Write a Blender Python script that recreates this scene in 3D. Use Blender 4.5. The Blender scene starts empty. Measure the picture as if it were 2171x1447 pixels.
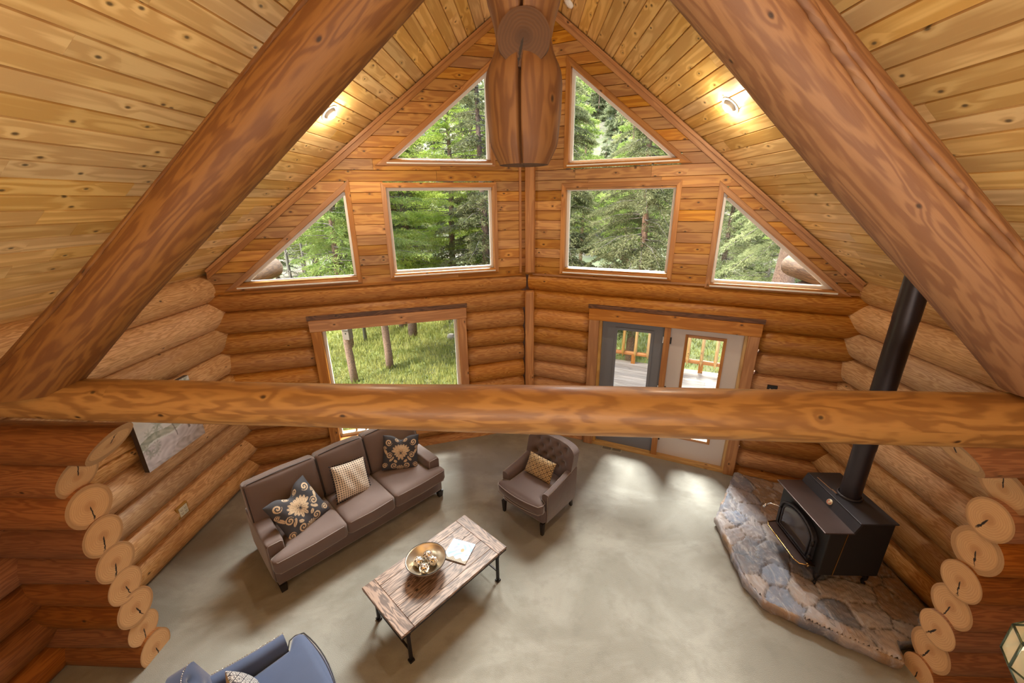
import bpy, bmesh, math, random
import numpy as np
from mathutils import Vector, Matrix
random.seed(7); rng = np.random.default_rng(7)
SC = bpy.context.scene; COL = SC.collection
PI = math.pi
# ------------------------------------------------------------ camera
cam = bpy.data.objects.new('camera', bpy.data.cameras.new('camera')); COL.objects.link(cam)
cam.data.sensor_width = 36; cam.data.lens = 856.0/2171*36; cam.data.clip_start = .05; cam.data.clip_end = 600
cam.matrix_world = Matrix(((.99923007, .00036269694, .03923186, 0), (.03692444, .32929532, -.94350473, 0),
                           (-.01326107, .94422691, .32902839, 4.0), (0, 0, 0, 1)))
SC.camera = cam
# ------------------------------------------------------------ world, sun, lights, exposure
W = bpy.data.worlds.new('sky'); SC.world = W; W.use_nodes = True
wn = W.node_tree.nodes; bg = wn['Background']
sk = wn.new('ShaderNodeTexSky'); sk.sky_type = 'NISHITA'; sk.sun_disc = False
sk.sun_elevation = math.radians(48); sk.sun_rotation = math.radians(250); sk.dust_density = 2.0; sk.air_density = 1.0
W.node_tree.links.new(sk.outputs[0], bg.inputs[0]); bg.inputs[1].default_value = .42
def lamp(name, kind, loc, energy, color=(1, 1, 1), aim=None, size=1, sy=None, spot=None, angle=None):
    l = bpy.data.lights.new(name, kind); l.energy = energy; l.color = color
    if kind == 'AREA':
        l.shape = 'RECTANGLE'; l.size = size; l.size_y = sy or size
    elif kind != 'SUN': l.shadow_soft_size = size
    if spot: l.spot_size = spot; l.spot_blend = .6
    if angle: l.angle = angle
    o = bpy.data.objects.new(name, l); COL.objects.link(o); o.location = loc
    if aim is not None: o.rotation_euler = (Vector(aim)-Vector(loc)).to_track_quat('-Z', 'Y').to_euler()
    return o
lamp('sun', 'SUN', (-20, -14, 30), 3.6, (1, .94, .82), (0, 6, 0), angle=math.radians(1.5))
lamp('sky_fill_sun', 'SUN', (6, 24, 30), 17.0, (1, .97, .93), (0, 2, 0), angle=math.radians(30)).rotation_euler = Vector((-.10, -.69, -.72)).to_track_quat('-Z', 'Y').to_euler()  # added soft second sun, standing in for sky glow through the prow windows
lamp('ceiling_fill', 'AREA', (0, -1.6, 2.6), 170, (1, .90, .74), (0, -.6, 6), 5.0, 2.4)  # added fill behind the camera to brighten the ceiling, no real lamp
lamp('rear_fill_high', 'AREA', (0, -3.6, 4.2), 14, (1, .95, .88), (0, 5, 2.2), 5.0, 2.4)  # added high fill from the rear, no window in that wall
lamp('rear_fill_low', 'AREA', (0, -3.0, 1.3), 30, (1, .97, .92), (0, 5, .6), 6, 2.0)  # added low fill from the rear, stands for no modelled window
SC.view_settings.view_transform = 'Standard'; SC.view_settings.look = 'None'
SC.view_settings.exposure = 0.78; SC.view_settings.gamma = 1; SC.view_settings.use_curve_mapping = False
SC.cycles.max_bounces = 10; SC.cycles.diffuse_bounces = 6; SC.cycles.transparent_max_bounces = 16
SC.cycles.caustics_reflective = False; SC.cycles.caustics_refractive = False
SC.cycles.use_denoising = True; SC.cycles.sample_clamp_indirect = 6

# ------------------------------------------------------------ materials
class NT:
    def __init__(s, m):
        m.use_nodes = True; s.t = m.node_tree; s.n = s.t.nodes; s.b = s.n['Principled BSDF']; s.out = s.n['Material Output']
    def new(s, ty, ins=None, **kw):
        n = s.n.new(ty)
        for k, v in kw.items(): setattr(n, k, v)
        for k, v in (ins or {}).items(): s.put(n.inputs[k], v)
        return n
    def put(s, sock, v):
        if isinstance(v, bpy.types.NodeSocket): s.t.links.new(v, sock)
        elif isinstance(v, bpy.types.Node): s.t.links.new(v.outputs[0], sock)
        else:
            if isinstance(v, (tuple, list)) and sock.type == 'RGBA' and len(v) == 3: v = (*v, 1)
            sock.default_value = v
    def m(s, op, a, b=0.0, c=None, clamp=False):
        n = s.n.new('ShaderNodeMath'); n.operation = op; n.use_clamp = clamp; s.put(n.inputs[0], a); s.put(n.inputs[1], b)
        if c is not None: s.put(n.inputs[2], c)
        return n.outputs[0]
    def mix(s, f, a, b, blend='MIX'):
        n = s.n.new('ShaderNodeMix'); n.data_type = 'RGBA'; n.blend_type = blend
        s.put(n.inputs[0], f); s.put(n.inputs[6], a); s.put(n.inputs[7], b); return n.outputs[2]
    def scale(s, vec, xyz):
        n = s.n.new('ShaderNodeVectorMath'); n.operation = 'MULTIPLY'; s.put(n.inputs[0], vec); n.inputs[1].default_value = xyz; return n.outputs[0]
    def noise(s, vec, sc=1, det=2, rough=.5, dist=0):
        return s.new('ShaderNodeTexNoise', {'Vector': vec, 'Scale': sc, 'Detail': det, 'Roughness': rough, 'Distortion': dist}).outputs[0]
    def step(s, v, a, b):
        n = s.n.new('ShaderNodeMapRange'); n.interpolation_type = 'SMOOTHSTEP'; s.put(n.inputs[0], v); n.inputs[1].default_value = a; n.inputs[2].default_value = b; return n.outputs[0]
    def bump(s, h, st=.3, d=.01):
        n = s.new('ShaderNodeBump', {'Strength': st, 'Distance': d, 'Height': h}); s.put(s.b.inputs['Normal'], n.outputs[0])
    def uv(s, name='UVMap'): return s.new('ShaderNodeUVMap', uv_map=name).outputs[0]
    def obj(s): return s.new('ShaderNodeTexCoord').outputs['Object']
MATS = {}
def plain(name, col, rough=.5, metal=0, **kw):
    m = bpy.data.materials.new(name); t = NT(m); t.b.inputs['Base Color'].default_value = (*col, 1)
    t.b.inputs['Roughness'].default_value = rough; t.b.inputs['Metallic'].default_value = metal
    n = t.noise(t.obj(), kw.get('ns', 30), 3); t.put(t.b.inputs['Base Color'], t.mix(t.m('MULTIPLY', n, kw.get('amt', .35)), col, tuple(c*.45 for c in col)))
    if kw.get('bump'): t.bump(t.noise(t.obj(), kw.get('bs', 200), 2), kw['bump'], .004)
    if kw.get('sheen'): t.b.inputs['Sheen Weight'].default_value = kw['sheen']; t.b.inputs['Sheen Roughness'].default_value = .4
    MATS[name] = m; return m
def wood(name, c1, c2, rough=.5, cont=7, nsc=(1.1, 9, 1), knots=(1.5, 5), dark=.35, var=.35, bump=.25, fine=.35, coat=.0, kp=.45):
    m = bpy.data.materials.new(name); t = NT(m); uv = t.uv(); rnd = t.new('ShaderNodeSeparateXYZ', {0: t.uv('rnd')})
    kv = t.new('ShaderNodeTexVoronoi', {'Vector': t.scale(uv, (knots[0], knots[1], 1)), 'Scale': 1.0}, voronoi_dimensions='2D')
    # true metric distance to the knot centre
    kp_ = t.n.new('ShaderNodeVectorMath'); kp_.operation = 'SUBTRACT'
    t.put(kp_.inputs[0], uv)
    pos = t.scale(kv.outputs['Position'], (1/knots[0], 1/knots[1], 0)); t.put(kp_.inputs[1], pos)
    ln = t.n.new('ShaderNodeVectorMath'); ln.operation = 'LENGTH'; t.put(ln.inputs[0], t.scale(kp_.outputs[0], (.6, 1, 0)))
    d = ln.outputs['Value']
    sel = t.m('GREATER_THAN', t.new('ShaderNodeSeparateColor', {0: kv.outputs['Color']}).outputs[0], 1-kp)
    kn = t.m('MULTIPLY', t.m('SUBTRACT', 1, t.step(d, .004, .016)), sel)
    ring = t.m('MULTIPLY', t.m('POWER', 2.718, t.m('MULTIPLY', d, -34)), sel)
    n1 = t.noise(t.scale(uv, nsc), 1, 3, .45, .3)
    ph = t.m('ADD', t.m('MULTIPLY', n1, cont), t.m('MULTIPLY', ring, 1.5))
    fr = t.m('ABSOLUTE', t.m('SUBTRACT', t.m('FRACT', ph), .5))
    con = t.step(fr, .08, .42)
    fg = t.noise(t.scale(uv, (5, 190, 1)), 1, 2, .6)
    big = t.noise(t.scale(uv, (.7, 2.5, 1)), 1, 2)
    c = t.mix(con, c2, c1)
    c = t.mix(t.m('MULTIPLY', fg, fine), c, c2)
    c = t.mix(t.m('MULTIPLY', t.step(big, .5, .75), .4), c, c2)
    dk = tuple(x*dark*.35 for x in c2)
    c = t.mix(t.m('MULTIPLY', kn, .9), c, dk)
    v = t.m('ADD', t.m('MULTIPLY', rnd.outputs[0], var), 1-var*.6)
    hs = t.new('ShaderNodeHueSaturation', {'Color': c, 'Value': v, 'Saturation': t.m('ADD', 1.08, t.m('MULTIPLY', rnd.outputs[1], -.22))})
    t.put(t.b.inputs['Base Color'], hs); t.b.inputs['Roughness'].default_value = rough
    if coat: t.b.inputs['Coat Weight'].default_value = coat; t.b.inputs['Coat Roughness'].default_value = .25
    t.bump(t.m('ADD', fg, t.m('MULTIPLY', con, .4)), bump, .003)
    MATS[name] = m; return m
def endgrain(name, c1, c2):
    m = bpy.data.materials.new(name); t = NT(m); uv = t.uv(); sp = t.new('ShaderNodeSeparateXYZ', {0: uv})
    rnd = t.new('ShaderNodeSeparateXYZ', {0: t.uv('rnd')})
    ln = t.n.new('ShaderNodeVectorMath'); ln.operation = 'LENGTH'; t.put(ln.inputs[0], uv)
    r = t.m('ADD', ln.outputs['Value'], t.m('MULTIPLY', t.noise(uv, 9, 2), .035))
    ring = t.step(t.m('ABSOLUTE', t.m('SUBTRACT', t.m('FRACT', t.m('MULTIPLY', r, 62)), .5)), .05, .5)
    ang = t.m('ADD', t.m('ARCTAN2', sp.outputs[1], sp.outputs[0]), t.m('MULTIPLY', rnd.outputs[1], .8))
    ang = t.m('ADD', ang, t.m('MULTIPLY', t.noise(uv, 26, 3), .5))
    cr = t.m('MULTIPLY', t.m('ABSOLUTE', t.m('SUBTRACT', ang, -1.0)), t.m('MAXIMUM', ln.outputs['Value'], .02))
    crk = t.m('MULTIPLY', t.m('SUBTRACT', 1, t.step(cr, .0035, .0075)), t.m('SUBTRACT', 1, t.step(ln.outputs['Value'], .10, .15)))
    c = t.mix(t.m('MULTIPLY_ADD', ring, .45, .5), c2, c1); c = t.mix(t.m('MULTIPLY', t.noise(uv, 12, 3), .6), c, c2)
    c = t.mix(t.step(ln.outputs['Value'], .06, .02), c, c2)
    rim = t.step(ln.outputs['Value'], .135, .15); c = t.mix(t.m('MULTIPLY', rim, .5), c, tuple(x*.5 for x in c2))
    c = t.mix(crk, c, (.02, .01, .005))
    t.put(t.b.inputs['Base Color'], c); t.b.inputs['Roughness'].default_value = .7
    t.bump(t.m('SUBTRACT', ring, t.m('MULTIPLY', crk, 4)), .2, .002); MATS[name] = m; return m
def attr_mat(name, rough=.8, metal=0, coat=0):
    m = bpy.data.materials.new(name); t = NT(m); a = t.new('ShaderNodeVertexColor', layer_name='Col')
    t.put(t.b.inputs['Base Color'], a.outputs[0]); t.b.inputs['Roughness'].default_value = rough; t.b.inputs['Metallic'].default_value = metal
    t.b.inputs['Coat Weight'].default_value = coat
    t.bump(t.noise(t.obj(), 350, 2), .15, .002); MATS[name] = m; return m
wood('log_front', (.57, .285, .078), (.38, .15, .034), cont=9, nsc=(1.8, 17, 1), kp=.18)
wood('log_side', (.70, .42, .18), (.48, .24, .075), cont=10, nsc=(1.8, 17, 1), kp=.18)
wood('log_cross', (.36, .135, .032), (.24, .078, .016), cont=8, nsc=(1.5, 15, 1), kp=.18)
wood('log_tie', (.39, .19, .044), (.235, .10, .020), cont=5, nsc=(1.6, 8, 1), knots=(2.2, 4), coat=.15, kp=.5)
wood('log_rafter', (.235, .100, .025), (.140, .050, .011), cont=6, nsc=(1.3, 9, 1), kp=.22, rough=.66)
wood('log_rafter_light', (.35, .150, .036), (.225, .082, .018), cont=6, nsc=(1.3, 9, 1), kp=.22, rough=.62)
wood('board_gable', (.57, .28, .055), (.40, .16, .026), cont=3.5, nsc=(1.0, 12, 1), knots=(2.6, 7), var=.45, bump=.1, fine=.3, kp=.5)
wood('board_roof', (.82, .56, .22), (.62, .37, .12), cont=3.0, nsc=(.8, 11, 1), knots=(1.9, 7), var=.28, bump=.08, fine=.3, kp=.55, rough=.5)
wood('trim_wood', (.52, .235, .062), (.38, .15, .032), cont=3, nsc=(.9, 14, 1), knots=(1.2, 9), var=.3, bump=.08)
wood('trim_dark', (.20, .085, .030), (.10, .038, .012), cont=9, nsc=(1.5, 10, 1))
wood('table_wood', (.45, .30, .22), (.10, .055, .035), cont=9, nsc=(1.8, 15, 1), knots=(2.5, 9), var=.25, bump=.2, fine=.5, rough=.48, kp=.3)
wood('bark', (.36, .23, .16), (.15, .09, .065), cont=12, nsc=(6, 14, 1), rough=.95, bump=.9)
wood('deck_wood', (.50, .44, .36), (.36, .31, .25), cont=4, nsc=(1, 14, 1), rough=.8, var=.4)
wood('weathered_log', (.20, .125, .075), (.11, .07, .045), cont=8, nsc=(1.5, 14, 1), rough=.8)
wood('yellow_log', (.62, .38, .10), (.46, .25, .06), cont=5)
endgrain('end_grain', (.74, .46, .22), (.52, .27, .11))
endgrain('end_grain_dark', (.11, .045, .015), (.06, .024, .009))
def carpet():
    m = bpy.data.materials.new('carpet'); t = NT(m); o = t.obj()
    a = t.noise(t.scale(o, (1, 1.6, 1)), .9, 5, .6, .6); b = t.noise(o, 160, 2); c = t.noise(o, 5, 4, .6)
    col = t.mix(t.step(a, .38, .66), (.25, .238, .20), (.36, .35, .305))
    col = t.mix(t.m('MULTIPLY', t.step(c, .48, .7), .42), col, (.19, .18, .15))
    col = t.mix(t.m('MULTIPLY', b, .35), col, (.18, .175, .15))
    t.put(t.b.inputs['Base Color'], col); t.b.inputs['Roughness'].default_value = .95
    t.b.inputs['Sheen Weight'].default_value = .3; t.bump(t.m('ADD', b, t.m('MULTIPLY', c, .4)), .5, .01); MATS['carpet'] = m
carpet()
def stone():
    m = bpy.data.materials.new('stone'); t = NT(m); o = t.obj()
    att = t.new('ShaderNodeVertexColor', layer_name='Col')
    st = t.noise(t.scale(o, (6, 2.4, 3)), 1.9, 6, .68, 1.0); n2 = t.noise(o, 6, 4, .6, .5)
    c = t.mix(.3, att.outputs[0], t.mix(t.step(n2, .35, .65), (.16, .175, .215), (.34, .22, .13)))
    c = t.mix(t.m('MULTIPLY', t.step(st, .50, .66), .75), c, (.46, .43, .43)); c = t.mix(t.m('MULTIPLY', t.step(st, .40, .30), .7), c, (.07, .052, .042))
    t.put(t.b.inputs['Base Color'], c); t.b.inputs['Roughness'].default_value = .42
    t.bump(st, .9, .022); MATS['stone'] = m
stone()
def fabric(name, c, c2, sheen=.4, sc=900):
    m = bpy.data.materials.new(name); t = NT(m); o = t.obj()
    n = t.noise(o, sc, 2); b = t.noise(o, 5, 3)
    t.put(t.b.inputs['Base Color'], t.mix(t.m('ADD', t.m('MULTIPLY', n, .5), t.m('MULTIPLY', b, .4)), c, c2))
    t.b.inputs['Roughness'].default_value = .75; t.b.inputs['Sheen Weight'].default_value = sheen; t.b.inputs['Sheen Roughness'].default_value = .35
    t.bump(t.m('ADD', t.m('MULTIPLY', n, .4), t.noise(o, 9, 3)), .25, .012); MATS[name] = m
fabric('sofa_cloth', (.185, .128, .110), (.105, .072, .064), .6)
fabric('chair_velvet', (.135, .090, .078), (.075, .050, .045), .8, 500)
fabric('blue_velvet', (.085, .125, .24), (.045, .065, .13), .9, 500)
plain('piping', (.30, .25, .23), .6); plain('piping_dark', (.03, .03, .035), .5)
plain('black_leg', (.02, .015, .013), .4); plain('iron', (.028, .022, .02), .45, .7)
plain('stove_iron', (.045, .040, .045), .48, .4, bump=.2, bs=400, ns=6, amt=.5); plain('stove_side', (.018, .015, .014), .55, .3, bump=.3, bs=500)
plain('rust_iron', (.095, .060, .052), .42, .5, ns=5, amt=.8)
plain('flue_steel', (.055, .045, .050), .38, .6, ns=4); plain('brass', (.75, .48, .18), .25, 1, amt=.1); plain('nickel', (.75, .72, .68), .25, 1, amt=.1)
plain('white_vinyl', (.82, .80, .76), .4, amt=.05); plain('white_door', (.62, .57, .55), .5, amt=.12, ns=3); plain('grey_door', (.16, .17, .20), .5, amt=.12, ns=3)
plain('black_plastic', (.015, .013, .012), .35); plain('outlet_plastic', (.70, .66, .52), .4, amt=.05); plain('vent_paint', (.42, .40, .33), .5, .2)
plain('patina', (.16, .22, .17), .35, .7); plain('green_collar', (.05, .12, .09), .45, .3); plain('red_enamel', (.55, .10, .05), .35); plain('cream_enamel', (.75, .65, .45), .4)
plain('shingle', (.08, .07, .06), .9); plain('concrete', (.3, .28, .25), .9); plain('canvas_edge', (.09, .065, .05), .7)
plain('ceramic', (.8, .78, .74), .3, amt=.05); plain('pompom', (.015, .015, .02), .9); plain('paper', (.75, .74, .72), .6, amt=.1)
plain('bird_wood', (.22, .17, .13), .9); plain('dead_wood', (.22, .19, .16), .9); plain('rock', (.3, .27, .24), .9)
plain('champagne', (.86, .76, .60), .28, .85, ns=12, amt=.3); plain('mirror_tile', (.92, .84, .70), .15, .9, ns=60, amt=.5)
attr_mat('printed', .8); attr_mat('printed_gloss', .5); attr_mat('canvas_print', .6)
def glass(name, tint=(.96, .98, .97)):
    m = bpy.data.materials.new(name); t = NT(m); t.n.remove(t.b)
    tr = t.new('ShaderNodeBsdfTransparent', {'Color': tint}); gl = t.new('ShaderNodeBsdfGlossy', {'Roughness': .02, 'Color': (1, 1, 1)})
    lw = t.new('ShaderNodeLayerWeight', {'Blend': .12}); mx = t.new('ShaderNodeMixShader', {0: t.m('MULTIPLY', lw.outputs['Fresnel'], .35), 1: tr, 2: gl})
    t.put(t.out.inputs[0], mx); MATS[name] = m
glass('window_glass')
def milky(name, col):
    m = bpy.data.materials.new(name); t = NT(m); t.n.remove(t.b)
    a = t.new('ShaderNodeBsdfTransparent', {'Color': (.95, .88, .75)}); b = t.new('ShaderNodeBsdfDiffuse', {'Color': col}); tl = t.new('ShaderNodeBsdfTranslucent', {'Color': col}); gl = t.new('ShaderNodeBsdfGlossy', {'Roughness': .05})
    x = t.new('ShaderNodeMixShader', {0: .5, 1: b, 2: tl}); x = t.new('ShaderNodeMixShader', {0: .45, 1: a, 2: x}); t.put(t.out.inputs[0], t.new('ShaderNodeMixShader', {0: .12, 1: x, 2: gl})); MATS[name] = m
milky('amber_glass', (.85, .70, .42))
plain('stove_glass', (.06, .045, .04), .08, .2, ns=4, amt=.6)
def emis(name, col, st):
    m = bpy.data.materials.new(name); t = NT(m); t.b.inputs['Emission Color'].default_value = (*col, 1); t.b.inputs['Emission Strength'].default_value = st; MATS[name] = m
emis('bulb', (1, .93, .8), 12)
def leaf(name, c1, c2):
    m = bpy.data.materials.new(name); t = NT(m); t.n.remove(t.b)
    n = t.noise(t.obj(), 2.5, 3); rn = t.new('ShaderNodeObjectInfo').outputs['Random']
    c = t.mix(t.step(n, .35, .65), c1, c2)
    c = t.new('ShaderNodeHueSaturation', {'Color': c, 'Value': t.m('ADD', .75, t.m('MULTIPLY', rn, .5)), 'Hue': t.m('ADD', .49, t.m('MULTIPLY', rn, .02))}).outputs[0]
    d = t.new('ShaderNodeBsdfDiffuse', {'Color': c}); tl = t.new('ShaderNodeBsdfTranslucent', {'Color': c})
    t.put(t.out.inputs[0], t.new('ShaderNodeMixShader', {0: .35, 1: d, 2: tl})); MATS[name] = m
leaf('spruce_needles', (.16, .185, .085), (.33, .34, .17)); leaf('larch_needles', (.28, .38, .07), (.48, .55, .14)); leaf('pine_needles', (.20, .27, .07), (.36, .42, .13))
leaf('grass_blade', (.27, .29, .075), (.46, .44, .15)); leaf('hill_needles', (.20, .23, .12), (.34, .36, .20))
def ground():
    m = bpy.data.materials.new('meadow'); t = NT(m); o = t.obj()
    c = t.mix(t.step(t.noise(o, .7, 5, .6), .4, .62), (.27, .31, .10), (.17, .18, .07)); c = t.mix(t.m('MULTIPLY', t.step(t.noise(o, 3, 4), .55, .7), .5), c, (.26, .20, .12))
    t.put(t.b.inputs['Base Color'], c); t.b.inputs['Roughness'].default_value = .95; MATS['meadow'] = m
    m = bpy.data.materials.new('hillside'); t = NT(m); o = t.obj()
    c = t.mix(t.step(t.noise(o, .25, 6, .7), .42, .6), (.13, .16, .07), (.26, .22, .17))
    t.put(t.b.inputs['Base Color'], c); t.b.inputs['Roughness'].default_value = .95; MATS['hillside'] = m
ground()
# ------------------------------------------------------------ mesh builder
class MB:
    def __init__(s): s.v = []; s.f = []; s.uv = []; s.mi = []; s.rn = []; s.col = None
    def face(s, idx, uv=None, mi=0, rn=(0.5, .5)): s.f.append(tuple(idx)); s.uv.append(uv or [(0, 0)]*len(idx)); s.mi.append(mi); s.rn.append(rn)
    def add(s, pts): k = len(s.v); s.v += [tuple(p) for p in pts]; return k
    def hexa(s, c, rn=None, mi=0, seed=None, lax=None):
        """eight corners (4 bottom, 4 top); uv along the longest edge"""
        k = s.add(c); C_ = [Vector(p) for p in c]; rn = rn or (random.random(), random.random())
        e = [(C_[1]-C_[0]), (C_[3]-C_[0]), (C_[4]-C_[0])]; L = [x.length for x in e]
        a = lax if lax is not None else L.index(max(L)); ax = e[a].normalized(); oth = [x for i, x in enumerate(e) if i != a]
        du, dv = random.random()*50, random.random()*50
        o1 = oth[0].normalized() if oth[0].length > 1e-6 else Vector((0, 0, 1)); o2 = oth[1].normalized() if oth[1].length > 1e-6 else Vector((0, 0, 1))
        o1 = o1-ax*o1.dot(ax); o2 = o2-ax*o2.dot(ax)
        o1 = o1.normalized() if o1.length > 1e-6 else o1; o2 = o2-o1*o2.dot(o1); o2 = o2.normalized() if o2.length > 1e-6 else o2
        for q in ((0, 3, 2, 1), (4, 5, 6, 7), (0, 1, 5, 4), (1, 2, 6, 5), (2, 3, 7, 6), (3, 0, 4, 7)):
            s.face([k+i for i in q], [(du+(C_[i]-C_[0]).dot(ax), dv+(C_[i]-C_[0]).dot(o1)+(C_[i]-C_[0]).dot(o2)) for i in q], mi, rn)
    def box(s, x0, x1, y0, y1, z0, z1, **k): s.hexa([(x0, y0, z0), (x1, y0, z0), (x1, y1, z0), (x0, y1, z0), (x0, y0, z1), (x1, y0, z1), (x1, y1, z1), (x0, y1, z1)], **k)
    def bar(s, a, b, w, h, up=(0, 0, 1), **k):
        a, b = Vector(a), Vector(b); d = (b-a).normalized(); u = Vector(up); x = d.cross(u)
        if x.length < 1e-4: x = d.cross(Vector((1, 0, 0)))
        x.normalize(); u = x.cross(d); x = x*w/2; u = u*h/2
        s.hexa([a-x-u, b-x-u, b+x-u, a+x-u, a-x+u, b-x+u, b+x+u, a+x+u], lax=0, **k)
    def tube(s, pts, r, n=10, cap=True, mi=0, closed=False):
        pts = [Vector(p) for p in pts]; m = len(pts); rs = r if isinstance(r, (list, tuple)) else [r]*m; base = len(s.v)
        T0 = None; prev = None; L = 0
        Ls = []
        for i, p in enumerate(pts):
            if closed: t = (pts[(i+1) % m]-pts[i-1]).normalized()
            else: t = (pts[min(i+1, m-1)]-pts[max(i-1, 0)]).normalized()
            if prev is None: x = t.orthogonal().normalized()
            else: x = (prev-t*prev.dot(t)).normalized()
            prev = x; y = t.cross(x); L += (p-pts[i-1]).length if i else 0; Ls.append(L)
            s.add([p+(x*math.cos(2*PI*j/n)+y*math.sin(2*PI*j/n))*rs[i] for j in range(n)])
        ou = random.random()*40; rn = (random.random(), random.random())
        for i in range(m if closed else m-1):
            i2 = (i+1) % m
            for j in range(n):
                j2 = (j+1) % n; c = 2*PI*rs[i]/n
                s.face([base+i*n+j, base+i*n+j2, base+i2*n+j2, base+i2*n+j], [(ou+Ls[i], c*j), (ou+Ls[i], c*(j+1)), (ou+Ls[i2], c*(j+1)), (ou+Ls[i2], c*j)], mi, rn)
        if cap and not closed:
            s.face([base+j for j in range(n)][::-1], None, mi, rn); s.face([base+(m-1)*n+j for j in range(n)], None, mi, rn)
    def lathe(s, prof, n=32, c=(0, 0, 0), mi=0, wrap=True):
        base = len(s.v); m = len(prof)
        for r, z in prof: s.add([(c[0]+r*math.cos(2*PI*j/n), c[1]+r*math.sin(2*PI*j/n), c[2]+z) for j in range(n)])
        for i in range(m-1):
            for j in range(n):
                j2 = (j+1) % n; s.face([base+i*n+j, base+i*n+j2, base+(i+1)*n+j2, base+(i+1)*n+j], None, mi)
    def prism(s, poly, z0, z1, mi=0):
        n = len(poly); k = s.add([(x, y, z0) for x, y in poly]+[(x, y, z1) for x, y in poly])
        s.face([k+i for i in range(n)][::-1], [(poly[i][0], poly[i][1]) for i in range(n)][::-1], mi); s.face([k+n+i for i in range(n)], [(x, y) for x, y in poly], mi)
        for i in range(n): j = (i+1) % n; s.face([k+i, k+j, k+n+j, k+n+i], None, mi)
    def xf(s, M): s.v = [tuple(M @ Vector(p)) for p in s.v]; return s
    def build(s, name, mats, parent=None, smooth=False, **props):
        me = bpy.data.meshes.new(name); me.from_pydata(s.v, [], s.f)
        mats = mats if isinstance(mats, (list, tuple)) else [mats]
        for m in mats: me.materials.append(MATS[m])
        u1 = me.uv_layers.new(name='UVMap'); u1.data.foreach_set('uv', np.array([c for f in s.uv for p in f for c in p[:2]], 'f'))
        u2 = me.uv_layers.new(name='rnd'); u2.data.foreach_set('uv', np.array([c for f, r in zip(s.f, s.rn) for _ in f for c in r], 'f'))
        me.polygons.foreach_set('material_index', s.mi)
        if s.col is not None:
            a = me.color_attributes.new('Col', 'FLOAT_COLOR', 'POINT'); a.data.foreach_set('color', np.array([(*c, 1) for c in s.col], 'f').ravel())
        if smooth: me.polygons.foreach_set('use_smooth', [True]*len(s.f))
        me.update(); o = bpy.data.objects.new(name, me); COL.objects.link(o)
        if parent: o.parent = parent
        for k, v in props.items(): o[k] = v
        return o
def sharp(o, ang=40):
    bm = bmesh.new(); bm.from_mesh(o.data); lim = math.radians(ang)
    for e in bm.edges:
        if len(e.link_faces) == 2 and e.calc_face_angle(0) > lim: e.smooth = False
    for f in bm.faces: f.smooth = True
    bm.to_mesh(o.data); bm.free(); return o
def bevel(o, w=.006, seg=2):
    bm = bmesh.new(); bm.from_mesh(o.data); bmesh.ops.remove_doubles(bm, verts=bm.verts, dist=1e-5)
    bmesh.ops.bevel(bm, geom=[e for e in bm.edges if len(e.link_faces) == 2 and e.calc_face_angle(0) > .5], offset=w, segments=seg, affect='EDGES', profile=.5, clamp_overlap=True)
    bm.to_mesh(o.data); bm.free(); return o
def tag(o, label, cat, group=None, kind=None):
    o['label'] = label; o['category'] = cat
    if group: o['group'] = group
    if kind: o['kind'] = kind
    return o
def empty(name, loc, rz=0, label=None, cat=None, group=None):
    o = bpy.data.objects.new(name, None); COL.objects.link(o); o.location = loc; o.rotation_euler = (0, 0, rz); o.empty_display_size = .1
    if label: tag(o, label, cat, group)
    return o
def struct(name):
    o = empty(name, (0, 0, 0)); o['kind'] = 'structure'; return o
def copy_tree(o, parent=None):
    c = o.copy(); COL.objects.link(c); c.parent = parent
    for ch in list(o.children): copy_tree(ch, c)
    return c
def softbox(sx, sy, sz, r=.04, n=10, puff=(0, 0, 0), off=(0, 0, 0), wr=0):
    """rounded box with bulging faces, centred at off"""
    mb = MB(); idx = {}; h = (sx/2, sy/2, sz/2); r = min(r, min(h)*.98)
    def vert(a, b, c):
        k = (a, b, c)
        if k in idx: return idx[k]
        p = [0, 0, 0]; q = [2*x/n-1 for x in (a, b, c)]
        q = [math.copysign(abs(t)**.75, t) if abs(t) < 1 else t for t in q]
        p = [q[i]*h[i] for i in range(3)]; inn = [max(-(h[i]-r), min(h[i]-r, p[i])) for i in range(3)]
        d = Vector([p[i]-inn[i] for i in range(3)])
        if d.length > 0: d = d.normalized()*r
        p = [inn[i]+d[i] for i in range(3)]
        for i in range(3):
            j, l = (i+1) % 3, (i+2) % 3
            if puff[i]: p[i] += math.copysign(puff[i], q[i])*abs(q[i])**.5*(1-q[j]**2)*(1-q[l]**2) if q[i] else 0
        if wr: p[2] += wr*math.sin(p[0]*31+p[1]*17)*math.sin(p[1]*23-p[0]*9+1)
        idx[k] = mb.add([(p[0]+off[0], p[1]+off[1], p[2]+off[2])]); return idx[k]
    for ax in range(3):
        for side in (0, n):
            for i in range(n):
                for j in range(n):
                    def P(a, b):
                        k = [0, 0, 0]; k[ax] = side; k[(ax+1) % 3] = a; k[(ax+2) % 3] = b; return vert(*k)
                    q = [P(i, j), P(i+1, j), P(i+1, j+1), P(i, j+1)]
                    mb.face(q if side else q[::-1])
    return mb
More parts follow.
